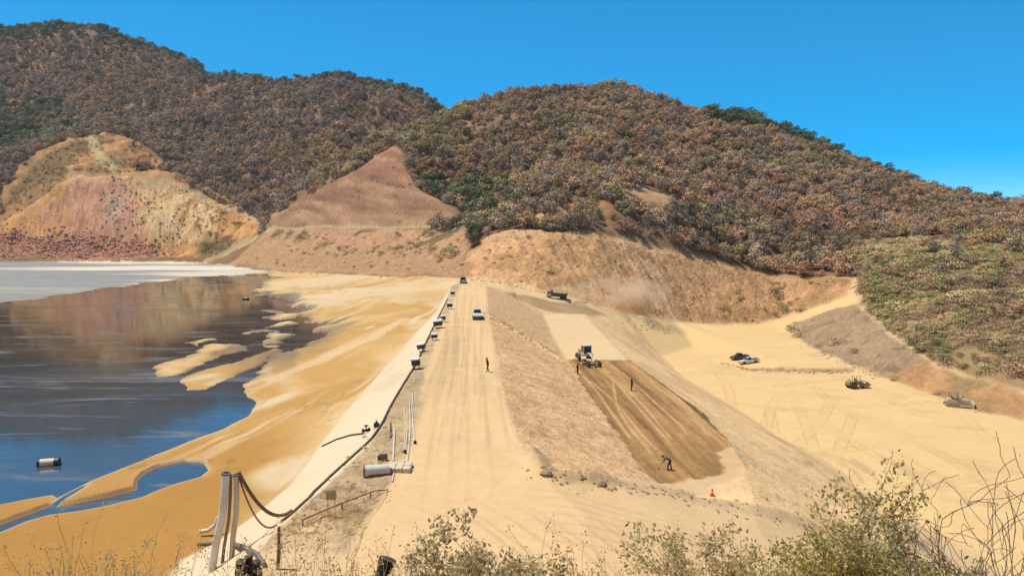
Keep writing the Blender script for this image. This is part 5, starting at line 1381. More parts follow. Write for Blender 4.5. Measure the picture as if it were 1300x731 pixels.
# ------------------------------------------------------------------ boxes on posts along the crest
def cabinet(label, px, py, w, h, legh=.45, rz=0.0):
    t = ground_thing('cabinet_on_posts', label, 'cabinet', px, py, rz, 'dark cabinets on posts along the crest edge', .5, .5)
    w *= .9; h *= .92
    b = MB(); b.box((0, 0, legh + h / 2), (w, w * .8, h), bev=.03); o = b.build('cabinet_box', M_BOX, t)
    b = MB(); b.prism([(-w * .46, legh + h - .02), (-w * .46, legh + h + .10), (w * .46, legh + h + .22), (w * .46, legh + h - .02)], -w * .56, w * .56, 'x'); b.build('lid', M_LIDM, t)
    b = MB(); b.box((0, -w * .41, legh + h * .5), (w * .7, .03, h * .7), bev=.01); b.build('door', M_BOX, o)
    for s in (1, -1):
        b = MB(); b.tube([(s * w * .36, 0, -.2), (s * w * .36, 0, legh + .05)], .045, 6); b.build('leg', M_BOX, t)
for lab, px, py, w, h in (('nearest dark cabinet with a pale lid, beside the hose', 529, 468, 1.05, .8), ('dark cabinet second from the near end of the row, lid tilted', 536, 446, 1.15, .6), ('small dark cabinet in the middle of the row by the crest', 552, 432, .95, .5), ('wide dark cabinet with a broad white lid by the crest edge', 557, 416, 1.5, .8), ('small cabinet close behind the wide white lidded one', 563, 409, .9, .7), ('faded cabinet halfway to the far end of the crest', 571, 392, 1.15, .7), ('farthest small cabinet of the row, near the crest end', 575, 376, 1.0, .7)):
    cabinet(lab, px, py, w, h, rz=R(-8))

# ------------------------------------------------------------------ hoses, pipes and stacked stuff along the liner
def drape(pp, lift=.06, n=6):
    """points laid along the ground between picked spots"""
    g = [on_ground(*q) if len(q) == 2 else Vector(q) for q in pp]
    out = []
    for a, b_ in zip(g[:-1], g[1:]):
        for k in range(n):
            t_ = k / n; x, y = a.x + (b_.x - a.x) * t_, a.y + (b_.y - a.y) * t_
            out.append(Vector((x, y, H(x, y)[0] + lift)))
    e = g[-1]; out.append(Vector((e.x, e.y, H(e.x, e.y)[0] + lift)))
    return out
def laid(name, label, cat, pp, r, mat, lift=None, group=None, n=6, extra=()):
    path = drape(pp, r if lift is None else lift, n) + list(extra)
    o_ = path[0].copy(); b = MB(); b.tube([p - o_ for p in path], r, 8)
    o = b.build(name, mat, None, o_); return set_tag(o, label, cat, group)
PB = on_ground(352, 716)                            # the post where the hose ends
hs_pts = [(568, 380), (560, 396), (548, 420), (537, 444), (526, 466), (511, 490), (497, 514), (485, 538), (473, 556), (460, 569), (440, 587), (418, 607), (395, 630), (374, 650), (357, 664)]
hose = laid('hose', 'long black hose running along the upper edge of the cream strip', 'hose', hs_pts, .10, M_HOSE)
# standpipes
base = on_ground(272, 722)
S0 = Vector((base.x, base.y, base.z))
def sp(px, py, dy=0.0): return Vector(P(px, py, d=base.y + dy))
def standing_pipe(label, foot_px, top_px, r, mat, dy, flange=True):
    a, c = sp(*foot_px, dy), sp(*top_px, dy); a.z = min(a.z, H(a.x, a.y)[0] - .05)
    m_ = a.lerp(c, .55) + Vector((.14, 0, 0))
    t = thing('standpipe', label, 'pipe', a, 0, 'standing pipes at the near end of the cream strip')
    b = MB(); b.tube([Vector(), (m_ - a) * .5 + Vector((-.06, 0, 0)), m_ - a, m_.lerp(c, .5) - a + Vector((.03, 0, 0)), c - a], r, 14); b.build('pipe', mat, t)
    if flange:
        d = (c - m_).normalized(); b = MB(); b.tube([c - a - d * .10, c - a + d * .02], r * 1.28, 14); b.build('flange', M_PIPED, t)
        b = MB(); b.tube([c - a + d * .015, c - a + d * .03], r * .8, 12); b.build('cap', M_BLACK, t)
    return c
standing_pipe('thick pale grey standing pipe, leftmost of the pipe bundle', (269, 724), (287, 600), .235, M_PIPE, 0)
c3 = standing_pipe('dark thin standing pipe between the two grey ones', (281, 728), (293, 603), .10, M_PIPED, .35)
c2 = standing_pipe('slender grey brown standing pipe on the right of the bundle', (294, 712), (300, 602), .165, M_PIPEO, .1)
# hoses that hang from the pipe heads
def hang(name, label, a, c, sag, r, mat, n=18, extra=()):
    path = [a.lerp(c, k / n) - Vector((0, 0, sag * 4 * (k / n) * (1 - k / n))) for k in range(n + 1)] + list(extra)
    b = MB(); b.tube([p - a for p in path], r, 8); o = b.build(name, mat, None, a); return set_tag(o, label, 'hose')
hA = sp(303, 599, .1); hB = on_ground(371, 650) + Vector((0, 0, .15))
hang('hose', 'thick brown hose sagging from the pipe heads to the black hose', hA, hB, 1.3, .115, M_HOSEB)
hC = on_ground(351, 672) + Vector((0, 0, .3))
hang('hose', 'thin hose sagging from the pipe heads to the wooden post', sp(303, 604, .1), hC, 1.25, .06, M_HOSEB)
tp_ = on_ground(352, 722); b = MB(); top = Vector(P(354, 668, d=tp_.y)); b.tube([(0, 0, -.3), (top - tp_) * .5 + Vector((.05, 0, 0)), top - tp_], [.11, .09, .08], 8); o = b.build('wooden_post', M_WOOD, None, tp_); set_tag(o, 'rough brown wooden post where the hoses meet', 'post')
# valve and side hose on the liner
v = on_ground(465, 549)
t = thing('valve', 'black valve fitting on the hose at the edge of the cream strip', 'valve', v, R(40))
b = MB(); b.lathe([(-.35, .11), (-.35, .2), (-.28, .2), (-.28, .12), (.28, .12), (.28, .2), (.35, .2), (.35, .11)], 14, 'x', (0, 0, .22)); b.build('valve_body', M_BLACK, t)
b = MB(); b.tube([(0, 0, .25), (0, 0, .62)], .05, 8); b.lathe([(-.03, .2), (.03, .2)], 14, 'z', (0, 0, .64)); b.build('handwheel', M_BLACK, t)
laid('hose', 'short hose running from the valve down to the beach', 'hose', [(461, 551), (445, 553), (428, 558), (409, 567)], .08, M_HOSE)
v = on_ground(478, 542); b = MB(); b.box((0, 0, .2), (.45, .4, .4), bev=.05); b.tube([(0, 0, .35), (0, 0, .6)], .08, 8); o = b.build('pump', M_BLACK, None, v); set_tag(o, 'small dark pump block beside the valve', 'pump')
for lab, pp, r in (('white pipe lying furthest right, bent at its lower end', [(524, 500), (523, 520), (525, 545), (527, 562)], .055), ('long white pipe lying second from the right', [(520, 512), (521, 545), (519, 570), (516, 592)], .06), ('white pipe lying between the two long ones', [(517, 516), (517, 545), (515, 575)], .05), ('thin pale pipe lying left of the bundle', [(513, 518), (515, 545), (513, 582)], .045), ('short thick white pipe lying against the pale slabs', [(501, 546), (500, 565), (499, 587)], .085), ('short pale pipe below the pale slabs', [(500, 601), (498, 612)], .06)):
    laid('pvc_pipe', lab, 'pipe', pp, r, M_PVC, group='loose white pipes by the road edge', n=4)
laid('pipe', 'short dark pipe lying left of the white pipes', 'pipe', [(496, 537), (496, 556)], .07, M_HOSE, n=3)
for lab, px, py in (('dark joint at the end of the bent white pipe', 527, 563), ('dark joint on the second white pipe', 514, 575), ('dark joint beside the pale slabs', 513, 590)):
    p = on_ground(px, py); b = MB(); b.lathe([(-.12, .10), (-.12, .13), (.12, .13), (.12, .10)], 12, 'y', (0, 0, .13)); o = b.build('pipe_joint', M_BLACK, None, p); set_tag(o, lab, 'pipe joint', 'dark pipe joints')
# pale slabs
p0 = on_ground(507, 597)
k = 0
for i in range(3):
    for j in range(2):
        b = MB(); b.box((0, 0, .17), (.52, .78, .34), bev=.03)
        o = b.build('concrete_slab', M_CONC, None, (p0.x - .55 + i * .56, p0.y + j * .84 - .1, H(p0.x - .55 + i * .56, p0.y + j * .84 - .1)[0] - .02)); o.rotation_euler = (0, 0, R(random.uniform(-3, 3)))
        set_tag(o, 'pale concrete slab in the %s row, %s of three' % (('front', 'rear')[j], ('left', 'middle', 'right')[i]), 'slab', 'pale slabs by the white pipes')
# culvert pipe, crate, offcut
p1 = on_ground(478, 602)
t = thing('culvert_pipe', 'short grey culvert pipe lying open ended left of the pale slabs', 'pipe', p1, R(12))
b = MB(); n = 20; L = 1.9
vs_ = []
for r_c in (.36, .31):
    for x in (-L / 2, L / 2):
        for q in range(n): vs_.append((x, r_c * math.cos(q * 2 * math.pi / n), .36 + r_c * math.sin(q * 2 * math.pi / n)))
fs_ = []
for q in range(n):
    q2 = (q + 1) % n
    fs_ += [(q, q2, n + q2, n + q), (2 * n + q, 3 * n + q, 3 * n + q2, 2 * n + q2), (q, 2 * n + q, 2 * n + q2, q2), (n + q, n + q2, 3 * n + q2, 3 * n + q)]
b.add(vs_, fs_); b.build('pipe_wall', M_PIPE, t)
b = MB(); b.lathe([(-.06, .365), (-.06, .41), (.06, .41), (.06, .365)], 20, 'x', (-L / 2 + .08, 0, .36)); b.build('collar', M_PIPED, t)
p2 = on_ground(486, 585); t = thing('crate', 'small dark brown crate above the culvert pipe', 'crate', p2, R(-6))
b = MB(); b.box((0, 0, .25), (.62, .55, .5), bev=.02); b.build('crate_box', M_BOX, t)
b = MB()
for z in (.12, .36): b.box((0, -.285, z), (.64, .03, .10))
b.build('slats', M_WOOD, t)
laid('wooden_stake', 'thin pale stake lying against the dark crate', 'stake', [(474, 568), (483, 580)], .03, M_PVC, n=3)
# sign on two posts
s0 = on_ground(421, 656)
t = thing('sign', 'plain brown sign on two thin posts beside the cream strip', 'sign', s0, R(-4))
for s in (-.22, .22): b = MB(); b.tube([(s, 0, -.3), (s, 0, 1.75)], .025, 6); b.build('post', M_SIGN, t)
b = MB(); b.box((0, -.04, 1.42), (.66, .03, .62), bev=.008); b.build('panel', M_SIGN, t)
# pipe rail by the sign
ra, rb = on_ground(384, 668), on_ground(490, 624)
t = thing('pipe_rail', 'thin brown pipe rail on short posts below the sign', 'rail', ra, 0)
rv = rb - ra; b = MB(); b.tube([(0, 0, .42), rv * .4 + Vector((0, 0, .45)), rv * .85 + Vector((0, 0, .40)), rv + Vector((0, 0, .12))], .04, 8); b.build('rail', M_HOSEB, t)
for f_ in (0.005, .45, .8):
    q = rv * f_; gz_ = H(ra.x + q.x, ra.y + q.y)[0] - ra.z; b = MB(); b.tube([(q.x, q.y, gz_ - .2), (q.x, q.y, q.z + .43)], .04, 8); b.build('post', M_HOSEB, t)
# big loose hoses behind the standpipes
q0 = on_ground(262, 680)
b = MB(); b.tube([(-.5, 0, .35), (.1, .1, .4), (.6, .25, .75), (.85, .3, 1.4)], .16, 10); o = b.build('bent_hose', M_PVC, None, q0); set_tag(o, 'pale bent hose end lying behind the standing pipes, upper one', 'hose')
b = MB(); b.tube([(-.6, -.1, .15), (.2, 0, .17), (.9, .1, .2), (2.0, .3, .2), (2.8, 0, .2), (3.3, -.9, .2)], .15, 10); o = b.build('bent_hose', M_PIPED, None, on_ground(262, 692)); set_tag(o, 'grey brown hose curving across the sand behind the pipes, lower one', 'hose')
b = MB(); pp_ = [on_ground(*q) for q in ((296, 692), (312, 697), (326, 706), (336, 720))]; b.tube([p - pp_[0] + Vector((0, 0, .14)) for p in pp_], .14, 8); o = b.build('bent_hose', M_PIPED, None, pp_[0]); set_tag(o, 'purplish grey hose end lying right of the standing pipes', 'hose')
# float on the pond
fp = Vector(P(62, 590, z=-6.0))
t = thing('float_drum', 'cream and black float drum lying on the blue water', 'float', (fp.x, fp.y, -6.0), R(14))
b = MB(); b.lathe([(-.85, .40), (-.85, .44), (.55, .44), (.55, .40)], 22, 'x', (0, 0, .22)); b.build('drum', M_CREAM, t)
b = MB(); b.lathe([(.55, .40), (.55, .47), (.95, .47), (1.0, .36)], 22, 'x', (0, 0, .22)); b.build('end_cap', M_BLACK, t)
b = MB(); b.lathe([(-1.0, .30), (-.86, .452), (-.70, .452), (-.70, .40)], 22, 'x', (0, 0, .22)); b.build('ring', M_BLACK, t)
fp = Vector(P(312, 380, z=-6.0)); t = thing('float_drum', 'tiny dark float near the far shore of the pond', 'float', (fp.x, fp.y, -6.0), R(-10))
b = MB(); b.lathe([(-.9, .35), (-.9, .42), (.9, .42), (.9, .35)], 16, 'x', (0, 0, .2)); b.build('drum', M_BLACK, t)
b = MB(); b.lathe([(-.10, .44), (.10, .44)], 16, 'x', (0, 0, .2)); b.build('ring', M_STEEL, t)
# red marker
p = on_ground(904, 629); t = thing('traffic_cone', 'small orange red cone standing on the sand below the wet fill', 'cone', p, 0)
b = MB(); b.box((0, 0, .03), (.42, .42, .05), bev=.01); b.build('base', M_ORANGE, t)
b = MB(); b.lathe([(.05, .17), (.28, .115)], 16, 'z'); b.lathe([(.40, .09), (.66, .03)], 16, 'z'); b.build('cone', M_ORANGE, t)
b = MB(); b.lathe([(.28, .116), (.40, .09)], 16, 'z'); b.build('band', M_PVC, t)

# ------------------------------------------------------------------ stones
def stone_mesh(name, mat, rng, flat_=.7):
    bm = bmesh.new(); bmesh.ops.create_icosphere(bm, subdivisions=2, radius=1)
    ph = rng.uniform(0, 9, 3)
    for v in bm.verts:
        n_ = 1 + .28 * math.sin(v.co.x * 2.3 + ph[0]) * math.cos(v.co.y * 2.9 + ph[1]) + .2 * math.sin(v.co.z * 3.7 + ph[2]) + rng.uniform(-.1, .1)
        v.co = v.co * n_; v.co.z *= flat_
        for d in ((.7, .3, .6), (-.6, .5, .6), (.1, -.8, .5)):
            dv = Vector(d).normalized(); k_ = v.co.dot(dv)
            if k_ > .72: v.co -= dv * (k_ - .72)
    me = bpy.data.meshes.new(name); bm.to_mesh(me); bm.free(); me.materials.append(mat); return me
sr = np.random.default_rng(5)
RK = [stone_mesh('boulder', M_ROCK, sr) for _ in range(3)] + [stone_mesh('stone', M_ROCKT, sr) for _ in range(2)]
RKO = {}
for k, (px, py, s, lab) in enumerate(((92, 318, 1.5, 'red boulder low on the middle of the quarry rubble'), (45, 322, 1.3, 'red boulder near the left foot of the quarry'), (170, 322, 1.3, 'red boulder at the right foot of the rubble'))):
    p = on_ground(px, py); o = bpy.data.objects.new('boulder', RK[k]); COL.objects.link(o); o.location = (p.x, p.y, p.z + .1); o.scale = (s,) * 3; o.rotation_euler = (0, 0, k * 2.0); set_tag(o, lab, 'boulder'); RKO[k] = [o]
for k, (px, py, s, lab) in enumerate(((693, 600, .42, 'tan stone at the near corner of the windrow'), (762, 613, .38, 'tan stone on the windrow below the wet fill'))):
    p = on_ground(px, py); o = bpy.data.objects.new('stone', RK[3 + k]); COL.objects.link(o); o.location = (p.x, p.y, p.z + .05); o.scale = (s,) * 3; set_tag(o, lab, 'stone'); RKO[3 + k] = [o]
n_r = 16000
rx_ = sr.uniform(-340, -175, n_r); ry_ = sr.uniform(428, 470, n_r)
hz_ = H(rx_, ry_); u_ = rx_ / ry_
den = (sdist(rx_, ry_, area['quarry'], reach=4) > .3) * sstep(24, 0, hz_ + 5 + (u_ + .6) * 30) ** 2 * sstep(-.47, -.50, u_)
ok = sr.uniform(size=n_r) < den * 1.3
rx_, ry_, hz_ = rx_[ok], ry_[ok], hz_[ok]
qx3 = sr.uniform(-260, -165, 2600); qy3 = sr.uniform(425, 478, 2600); q3 = (sdist(qx3, qy3, area['quarry'], reach=3) > .5) & (fbm(qx3, qy3, 10, 3, 95) > -.05)
QX3, QY3 = qx3[q3], qy3[q3]
scatter('rubble', np.stack([rx_, ry_, hz_ + .05], -1), sr.integers(0, 3, len(rx_)), sr.uniform(.35, 1.0, len(rx_)) ** 2 * 1.15, sr.uniform(0, 6.28, len(rx_)), {k: RKO[k] for k in range(3)}, 'red broken rock covering the foot of the quarry', 'rubble')
# clods and small stones
cx_, cy_ = [], []
def strew(poly_pts, n, wd):
    g = hits(poly_pts)[:, :2]; seg = np.linalg.norm(np.diff(g, axis=0), axis=1); cs_ = np.concatenate([[0], np.cumsum(seg)])
    t_ = sr.uniform(0, cs_[-1], n); i_ = np.clip(np.searchsorted(cs_, t_) - 1, 0, len(seg) - 1); f_ = (t_ - cs_[i_]) / seg[i_]
    q = g[i_] + (g[i_ + 1] - g[i_]) * f_[:, None] + sr.normal(size=(n, 2)) * wd
    cx_.extend(q[:, 0]); cy_.extend(q[:, 1])
strew([(680, 588), (690, 602), (720, 607), (760, 611), (830, 621), (870, 632)], 240, .9)
strew([(870, 632), (960, 647), (1045, 668)], 110, 1.1)
strew([(917, 462), (958, 470), (1020, 472), (1080, 472)], 200, .8)
strew([(622, 402), (664, 424), (716, 456)], 160, .7)
strew([(1004, 418), (1040, 445), (1082, 466), (1130, 481), (1186, 501), (1240, 522)], 300, 1.3)
strew([(600, 355), (640, 361), (700, 374), (760, 389)], 200, 1.2)
strew([(300, 334), (350, 345), (450, 349), (520, 351), (590, 353)], 300, 1.6)
strew([(790, 408), (850, 412)], 60, 2.0)
strew([(500, 530), (470, 580), (430, 640), (385, 680)], 200, 1.3)
strew([(345, 700), (410, 655), (470, 620)], 200, .7)
bx_ = sr.uniform(-120, 110, 9000); by_ = sr.uniform(205, 420, 9000)
cb_ = ((sdist(bx_, by_, area['cut'], reach=3) > .5) & (fbm(bx_, by_, 12, 3, 94) > -.1)) | ((sdist(bx_, by_, area['lower_cut'], reach=3) > .5) & (sr.uniform(size=9000) < .3)) | ((sdist(bx_, by_, area['rock_face'], reach=3) > .5))
rx2 = sr.uniform(90, 140, 500); ry2 = sr.uniform(165, 280, 500); k2 = sdist(rx2, ry2, area['rock_face'], reach=3) > .5
cx_ = np.concatenate([cx_, bx_[cb_], rx2[k2], QX3]); cy_ = np.concatenate([cy_, by_[cb_], ry2[k2], QY3])
scatter('stones', np.stack([cx_, cy_, H(cx_, cy_)], -1), sr.integers(3, 5, len(cx_)), sr.uniform(.2, 1, len(cx_)) ** 3 * (.13 + cy_ / 600), sr.uniform(0, 6.28, len(cx_)), {k: RKO[k] for k in (3, 4)}, 'clods and small stones strewn along the road and bank edges', 'stones')
# ------------------------------------------------------------------ plants on the near hillside
L_SAGE = leaf_mat('leaf_sage', (.80, .67, .36), .35, .05, .6, 1.4)
L_OLIVE = leaf_mat('leaf_olive', (.72, .63, .23), .35, .06, .6, 1.4)
L_STRAW = leaf_mat('leaf_straw', (.74, .52, .23), .4, .04, .4, 1.4)
L_TIP = leaf_mat('leaf_dry', (.68, .48, .25), .35, .05, .35, 1.4)
TWIG = plain('twig', (.19, .13, .085), .9, var=.25, scale=30)
TWIGP = plain('pale_twig', (.60, .44, .23), .9, var=.2, scale=30)
fr = np.random.default_rng(23)
def leaf_cloud(tips, n, size, spread, mat, name, parent, rng, mats=None):
    nrm_ = lambda v: v / (np.linalg.norm(v, axis=1, keepdims=True) + 1e-9)
    tp = np.array([t_[0] for t_ in tips]); td = np.array([t_[1] for t_ in tips]); k = rng.integers(0, len(tips), n)
    c = tp[k] + rng.normal(size=(n, 3)) * spread
    d = nrm_(td[k] * .7 + rng.normal(size=(n, 3)) * .75)
    nn = nrm_(np.cross(d, rng.normal(size=(n, 3)))); w_ = np.cross(nn, d); q = size * rng.uniform(.55, 1.3, n)[:, None]; f = .10 * q
    # a folded leaf: two quads along the midrib
    V = np.stack([c - d * q * .5, c - d * q * .05 + w_ * q * .26 + nn * f, c + d * q * .5, c - d * q * .05 - w_ * q * .26 + nn * f, c + d * q * .22 + w_ * q * .17 + nn * f, c + d * q * .22 - w_ * q * .17 + nn * f], 1).reshape(-1, 3)
    o6 = np.arange(n)[:, None] * 6
    quads = np.stack([o6 + np.array([0, 1, 4, 2]), o6 + np.array([0, 2, 5, 3])], 1).reshape(-1, 4)
    mi = np.repeat((rng.uniform(size=n) < .38).astype(np.int32) if mats and len(mats) > 1 else np.zeros(n, np.int32), 2)
    me = np_mesh(name, V, np.array(quads), None)
    for m_ in (mats or [mat]): me.materials.append(m_)
    me.polygons.foreach_set('material_index', mi)
    o = bpy.data.objects.new(name, me); o.parent = parent; COL.objects.link(o); return o
def grow(b, p, d, ln, r, depth, tips, rng, bend=.22, split=3, minr=.0025):
    pts_ = [Vector(p)]; d = Vector(d).normalized(); n = 6
    for k in range(n):
        d = (d + Vector(rng.normal(size=3)) * bend * .5 + Vector((0, 0, .05))).normalized(); pts_.append(pts_[-1] + d * ln / n)
    rr = [max(minr, r * (1 - .55 * k / n)) for k in range(n + 1)]
    b.tube(pts_, rr, 5 if r > .006 else 4, caps=False)
    if depth == 0:
        tips.append((tuple(pts_[-1]), tuple(d))); tips.append((tuple(pts_[-2]), tuple(d))); return
    if depth <= 2: tips.append((tuple(pts_[-1]), tuple(d)))
    for k in range(split):
        q = pts_[int(rng.integers(2, n + 1))]
        dd = (d + Vector(rng.normal(size=3)) * .62).normalized()
        if dd.z < -.2: dd.z = .1
        grow(b, q, dd, ln * rng.uniform(.55, .82), max(minr, r * .55), depth - 1, tips, rng, bend, split, minr)
def shrub(name, label, cat, px, d, hgt, wid, stems, depth, nleaf, lsize, leafmats, twig, group=None, lean=(0, 0), spread=.035, r0=.022, split=3, bend=.22):
    x = (px - 650) / F * d * 1.0; z = hillside(np.array([x]), np.array([d]))[0] if d < 21 else H(x, d)[0]
    t = thing(name, label, cat, (x, d, z), 0, group)
    b = MB(); tips = []
    f_ = .475 if depth >= 2 else .7
    for k in range(stems):
        a = 6.283 * k / stems + fr.uniform(-.4, .4)
        dr = Vector((math.cos(a) * wid / hgt * fr.uniform(.25, 1.0) + lean[0], math.sin(a) * wid / hgt * fr.uniform(.2, .8) + lean[1], 1))
        grow(b, (fr.uniform(-.06, .06), fr.uniform(-.06, .06), -.1), dr, hgt * f_ * fr.uniform(.75, 1.05), r0, depth, tips, fr, bend, split)
    b.build('stems', twig, t, fix=False)
    if nleaf: leaf_cloud(tips, nleaf, lsize, spread, None, 'foliage', t, fr, leafmats)
    return t, tips
def top_h(px, py, d):
    """height above the hillside of a point seen at a pixel from a plant that stands at distance d"""
    x = (px - 650) / F * d; return P(px, py, d=d)[2] - hillside(np.array([x]), np.array([d]))[0]
h = top_h(610, 662, 8.0); shrub('leafy_bush', 'sage coloured leafy bush in the near middle, rounded and dense', 'bush', 612, 8.0, h * 1.0, 1.5, 19, 3, 44000, .064, [L_SAGE, L_TIP], TWIG, lean=(0, 0), spread=.075)
h = top_h(945, 672, 7.2); shrub('leafy_bush', 'dusty grey leaved bush with bare twigs on its left side', 'bush', 950, 7.2, h * .98, 1.0, 15, 3, 30000, .058, [L_SAGE, L_TIP], TWIG, spread=.065)
h = top_h(1145, 640, 6.6); shrub('leafy_bush', 'largest green olive bush near the right edge', 'bush', 1140, 6.6, h * .90, .8, 20, 3, 46000, .052, [L_OLIVE, L_STRAW], TWIG, spread=.07)
h = top_h(1085, 684, 6.3); shrub('leafy_bush', 'low green bush leaning against the left of the largest olive one', 'bush', 1075, 6.3, h * 1.0, .7, 14, 3, 28000, .050, [L_OLIVE, L_SAGE], TWIG, spread=.06)
h = top_h(1215, 690, 6.0); shrub('leafy_bush', 'straw and green bush under the bare twigs at the right', 'bush', 1225, 6.0, h * 1.02, .85, 16, 3, 32000, .050, [L_OLIVE, L_STRAW], TWIG, spread=.06)
h = top_h(1180, 620, 5.2); shrub('bare_shrub', 'tall bare twiggy shrub leaning left at the right edge', 'shrub', 1285, 5.2, h * 1.08, .8, 5, 3, 420, .022, [L_TIP, L_OLIVE], TWIG, lean=(-.10, 0), spread=.012, r0=.013, split=4, bend=.42)
h = top_h(1262, 575, 4.8); shrub('bare_shrub', 'very thin upright bare shrub cut by the right edge', 'shrub', 1312, 4.8, h * 1.05, .5, 4, 3, 260, .020, [L_TIP, L_OLIVE], TWIG, lean=(-.02, 0), spread=.012, r0=.011, split=4, bend=.36)
# dry weeds
def weed(label, px, py, d, wid, stems=22, group='dry weeds at the bottom of the near hillside'):
    h = top_h(px, py - 14, d); shrub('dry_weed', label, 'weed', px, d, h * 1.1, wid * 1.9, stems, 2, 3000, .030, [L_STRAW, L_TIP], TWIGP, group, spread=.035, r0=.007, split=3, bend=.2)
WD = [('dry straw weed at the lower left corner', 14, 700, 7.0), ('dry weed second from the lower left corner', 48, 690, 7.4), ('tallest dry weed in the lower left', 82, 682, 7.2), ('dry branching weed over the brown mud', 122, 694, 7.6), ('low dry weed in front of the brown mud', 160, 702, 7.2), ('dry weed where the mud meets the cream sand', 200, 704, 7.5), ('low weed in front of the standing pipes', 240, 712, 7.4), ('weed between the pipes and the wooden post', 325, 706, 7.8), ('spindly weed in front of the wooden post', 372, 704, 7.5), ('open dry weed left of the leaning black pipe', 455, 680, 7.6), ('small weed right of the leaning black pipe', 508, 716, 7.8), ('thin dry weed right of the rounded bush', 725, 706, 7.4), ('low grass like weed in the near middle', 775, 716, 7.6), ('small weed left of the dusty grey bush', 850, 716, 7.2), ('weed between the grey bush and the green ones', 1030, 708, 7.0)]
for lab, px, py, d in WD: weed(lab, px, py, d, .45)
# dry grass
gm = []
for k in range(3):
    b = MB()
    for i in range(46):
        a = fr.uniform(0, 6.28); r_ = fr.uniform(0, .22); ln = fr.uniform(.35, .8); o_ = Vector((math.cos(a) * r_, math.sin(a) * r_, -.05)); dr = Vector((math.cos(a) * .35, math.sin(a) * .35, 1)) + Vector(fr.normal(size=3)) * .15
        sd = Vector((-math.sin(a), math.cos(a), 0)) * .006; q = o_ + dr * ln * .55; e_ = o_ + dr * ln + Vector((math.cos(a), math.sin(a), -.3)) * ln * .25
        b.add([o_ - sd, o_ + sd, q + sd * .8, q - sd * .8, e_], [(0, 1, 2, 3), (3, 2, 4)])
    gm.append(b.mesh('blades', L_STRAW if k < 2 else L_TIP, fix=False))
GO = {}
for k, (px, d, lab) in enumerate(((62, 8.6, 'dry grass tuft among the lower left weeds'), (420, 8.2, 'dry grass tuft left of the leaning black pipe'), (745, 8.0, 'dry grass tuft right of the rounded bush'))):
    x = (px - 650) / F * d; t = thing('grass_tuft', lab, 'grass tuft', (x, d, hillside(np.array([x]), np.array([d]))[0]), 0, 'dry grass tufts on the near hillside')
    a = bpy.data.objects.new('blades', gm[k]); a.parent = t; COL.objects.link(a); GO[k] = [a]
n_g = 4200
ax_ = fr.uniform(-1, 1, n_g); ay_ = fr.uniform(3.5, 33, n_g); ax_ = ax_ * ay_ * .85
az_ = hillside(ax_, ay_); far_ = ay_ > 21.5
az_ = np.where(far_, np.maximum(az_, H(ax_, np.maximum(ay_, 21.5))), az_)
okg = az_ >= hillside(ax_, ay_) - .2
scatter('dry_grass', np.stack([ax_, ay_, az_], -1)[okg], fr.integers(0, 3, okg.sum()), fr.uniform(.6, 1.5, okg.sum()), fr.uniform(0, 6.28, okg.sum()), GO, 'dry straw grass growing over the near hillside', 'grass')
# tufts along the crest strip
n_g = 700
gpx = fr.uniform(340, 520, n_g); gpy = fr.uniform(560, 712, n_g)
gp = hits(list(zip(gpx, gpy)))[:, :2]
in_ = (sdist(gp[:, 0], gp[:, 1], area['crest_strip'], reach=5) > .2) & (fbm(gp[:, 0], gp[:, 1], 2.2, 4, 57) > -.05)
gp = gp[in_]
scatter('dry_grass', np.stack([gp[:, 0], gp[:, 1], H(gp[:, 0], gp[:, 1])], -1), fr.integers(0, 3, len(gp)), fr.uniform(.3, .7, len(gp)), fr.uniform(0, 6.28, len(gp)), GO, 'thin dry tufts along the strip between hose and road', 'grass')
# black pipe ends in the bottom of the picture
d = 9.0
a, c = Vector(P(478, 752, d=d)), Vector(P(492, 710, d=d + .1))
t = thing('black_pipe', 'short black pipe end leaning right among the weeds', 'pipe', a, 0)
b = MB(); b.tube([Vector(), c - a], .095, 14); b.build('pipe_wall', M_BLACK, t)
b = MB(); dn = (c - a).normalized(); b.tube([(c - a) - dn * .06, (c - a) + dn * .015], .115, 14); b.build('rim', M_BOX, t)
gz_ = hillside(np.array([a.x]), np.array([a.y]))[0]
b = MB(); b.tube([Vector((-.1, 0, gz_ - a.z - .2)), Vector()], .09, 12); b.build('pipe_foot', M_BLACK, t)
d = 10.0
for k, (lab, px, py, r) in enumerate((('lumpy black hose coupling left of the upright one', 304, 720, .085), ('upright black hose coupling beside the wooden post', 314, 714, .075), ('black hose coupling lowest at the foot of the pipes', 323, 721, .09))):
    c = Vector(P(px, py, d=d + k * .15)); gz_ = hillside(np.array([c.x]), np.array([c.y]))[0]
    t = thing('hose_coupling', lab, 'coupling', (c.x, c.y, gz_), 0, 'black hose couplings')
    hh_ = c.z - gz_
    b = MB(); b.tube([(0, .1, -.2), (0, 0, hh_ * .5), (.02, 0, hh_)], [.07, .065, .06], 12); b.build('hose_end', M_BLACK, t)
    b = MB(); b.lathe([(-.14, r * .7), (-.14, r), (-.02, r), (.0, r * .75), (.10, r * .8), (.12, r * .5)], 14, 'z', (.02, 0, hh_)); b.build('clamp', M_BOX, t)
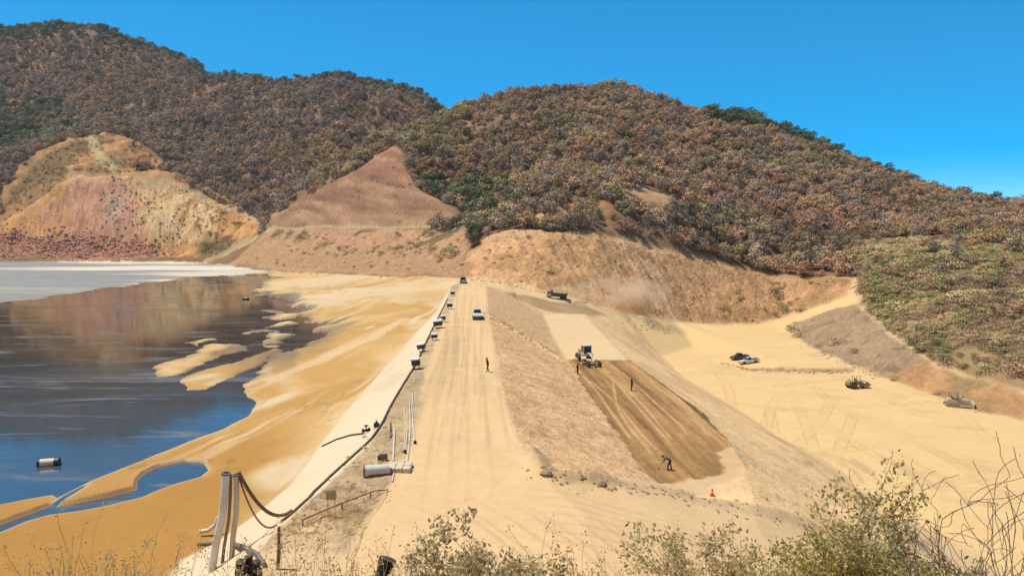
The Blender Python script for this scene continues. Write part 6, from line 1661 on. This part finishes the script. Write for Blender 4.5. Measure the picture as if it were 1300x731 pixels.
# ------------------------------------------------------------------ dust behind the truck
m = bpy.data.materials.new('dust'); m.use_nodes = True; nt = m.node_tree; nt.nodes.remove(nt.nodes['Principled BSDF'])
pv = nt.nodes.new('ShaderNodeVolumePrincipled'); pv.inputs['Color'].default_value = (.97, .82, .62, 1); pv.inputs['Anisotropy'].default_value = .1
tc = nt.nodes.new('ShaderNodeTexCoord'); n_ = nt.nodes.new('ShaderNodeTexNoise'); n_.inputs['Scale'].default_value = .16; n_.inputs['Detail'].default_value = 3
nt.links.new(tc.outputs['Object'], n_.inputs['Vector'])
ln = nt.nodes.new('ShaderNodeVectorMath'); ln.operation = 'LENGTH'; sc_ = nt.nodes.new('ShaderNodeVectorMath'); sc_.operation = 'DIVIDE'; sc_.inputs[1].default_value = (24, 10, 7)
nt.links.new(tc.outputs['Object'], sc_.inputs[0]); nt.links.new(sc_.outputs[0], ln.inputs[0])
f1 = mth(nt, 'SUBTRACT', 1.0, ln.outputs['Value'], True)
f2 = mth(nt, 'SUBTRACT', n_.outputs['Fac'], .38, True)
nt.links.new(mth(nt, 'MULTIPLY', mth(nt, 'MULTIPLY', f1, f2), 1.0), pv.inputs['Density'])
nt.links.new(pv.outputs[0], nt.nodes['Material Output'].inputs['Volume'])
bm = bmesh.new(); bmesh.ops.create_icosphere(bm, subdivisions=3, radius=1)
for v in bm.verts: v.co = Vector((v.co.x * 24, v.co.y * 10, v.co.z * 7))
me = bpy.data.meshes.new('dust'); bm.to_mesh(me); bm.free(); me.materials.append(m)
p = hit(765, 388); o = bpy.data.objects.new('dust', me); COL.objects.link(o); o.location = (p[0] + 4, p[1] + 6, p[2] + 2.5); o.rotation_euler = (0, 0, R(32))
set_tag(o, 'pale dust cloud drifting over the road behind the dump truck', 'dust', kind='stuff')

# ------------------------------------------------------------------ the air itself
m = bpy.data.materials.new('haze'); m.use_nodes = True; nt = m.node_tree; nt.nodes.remove(nt.nodes['Principled BSDF'])
pv = nt.nodes.new('ShaderNodeVolumePrincipled'); pv.inputs['Color'].default_value = (.86, .90, 1.0, 1); pv.inputs['Density'].default_value = .000055; pv.inputs['Anisotropy'].default_value = .2
nt.links.new(pv.outputs[0], nt.nodes['Material Output'].inputs['Volume'])
b = MB(); b.box((0, 650, 130), (4600, 1560, 430)); o = b.build('haze', m, None, smooth=False); set_tag(o, 'thin pale haze over the far hills', 'haze', kind='stuff')
for o, g in DEFER:
    md = o.modifiers.new('growth', 'NODES'); md.node_group = g
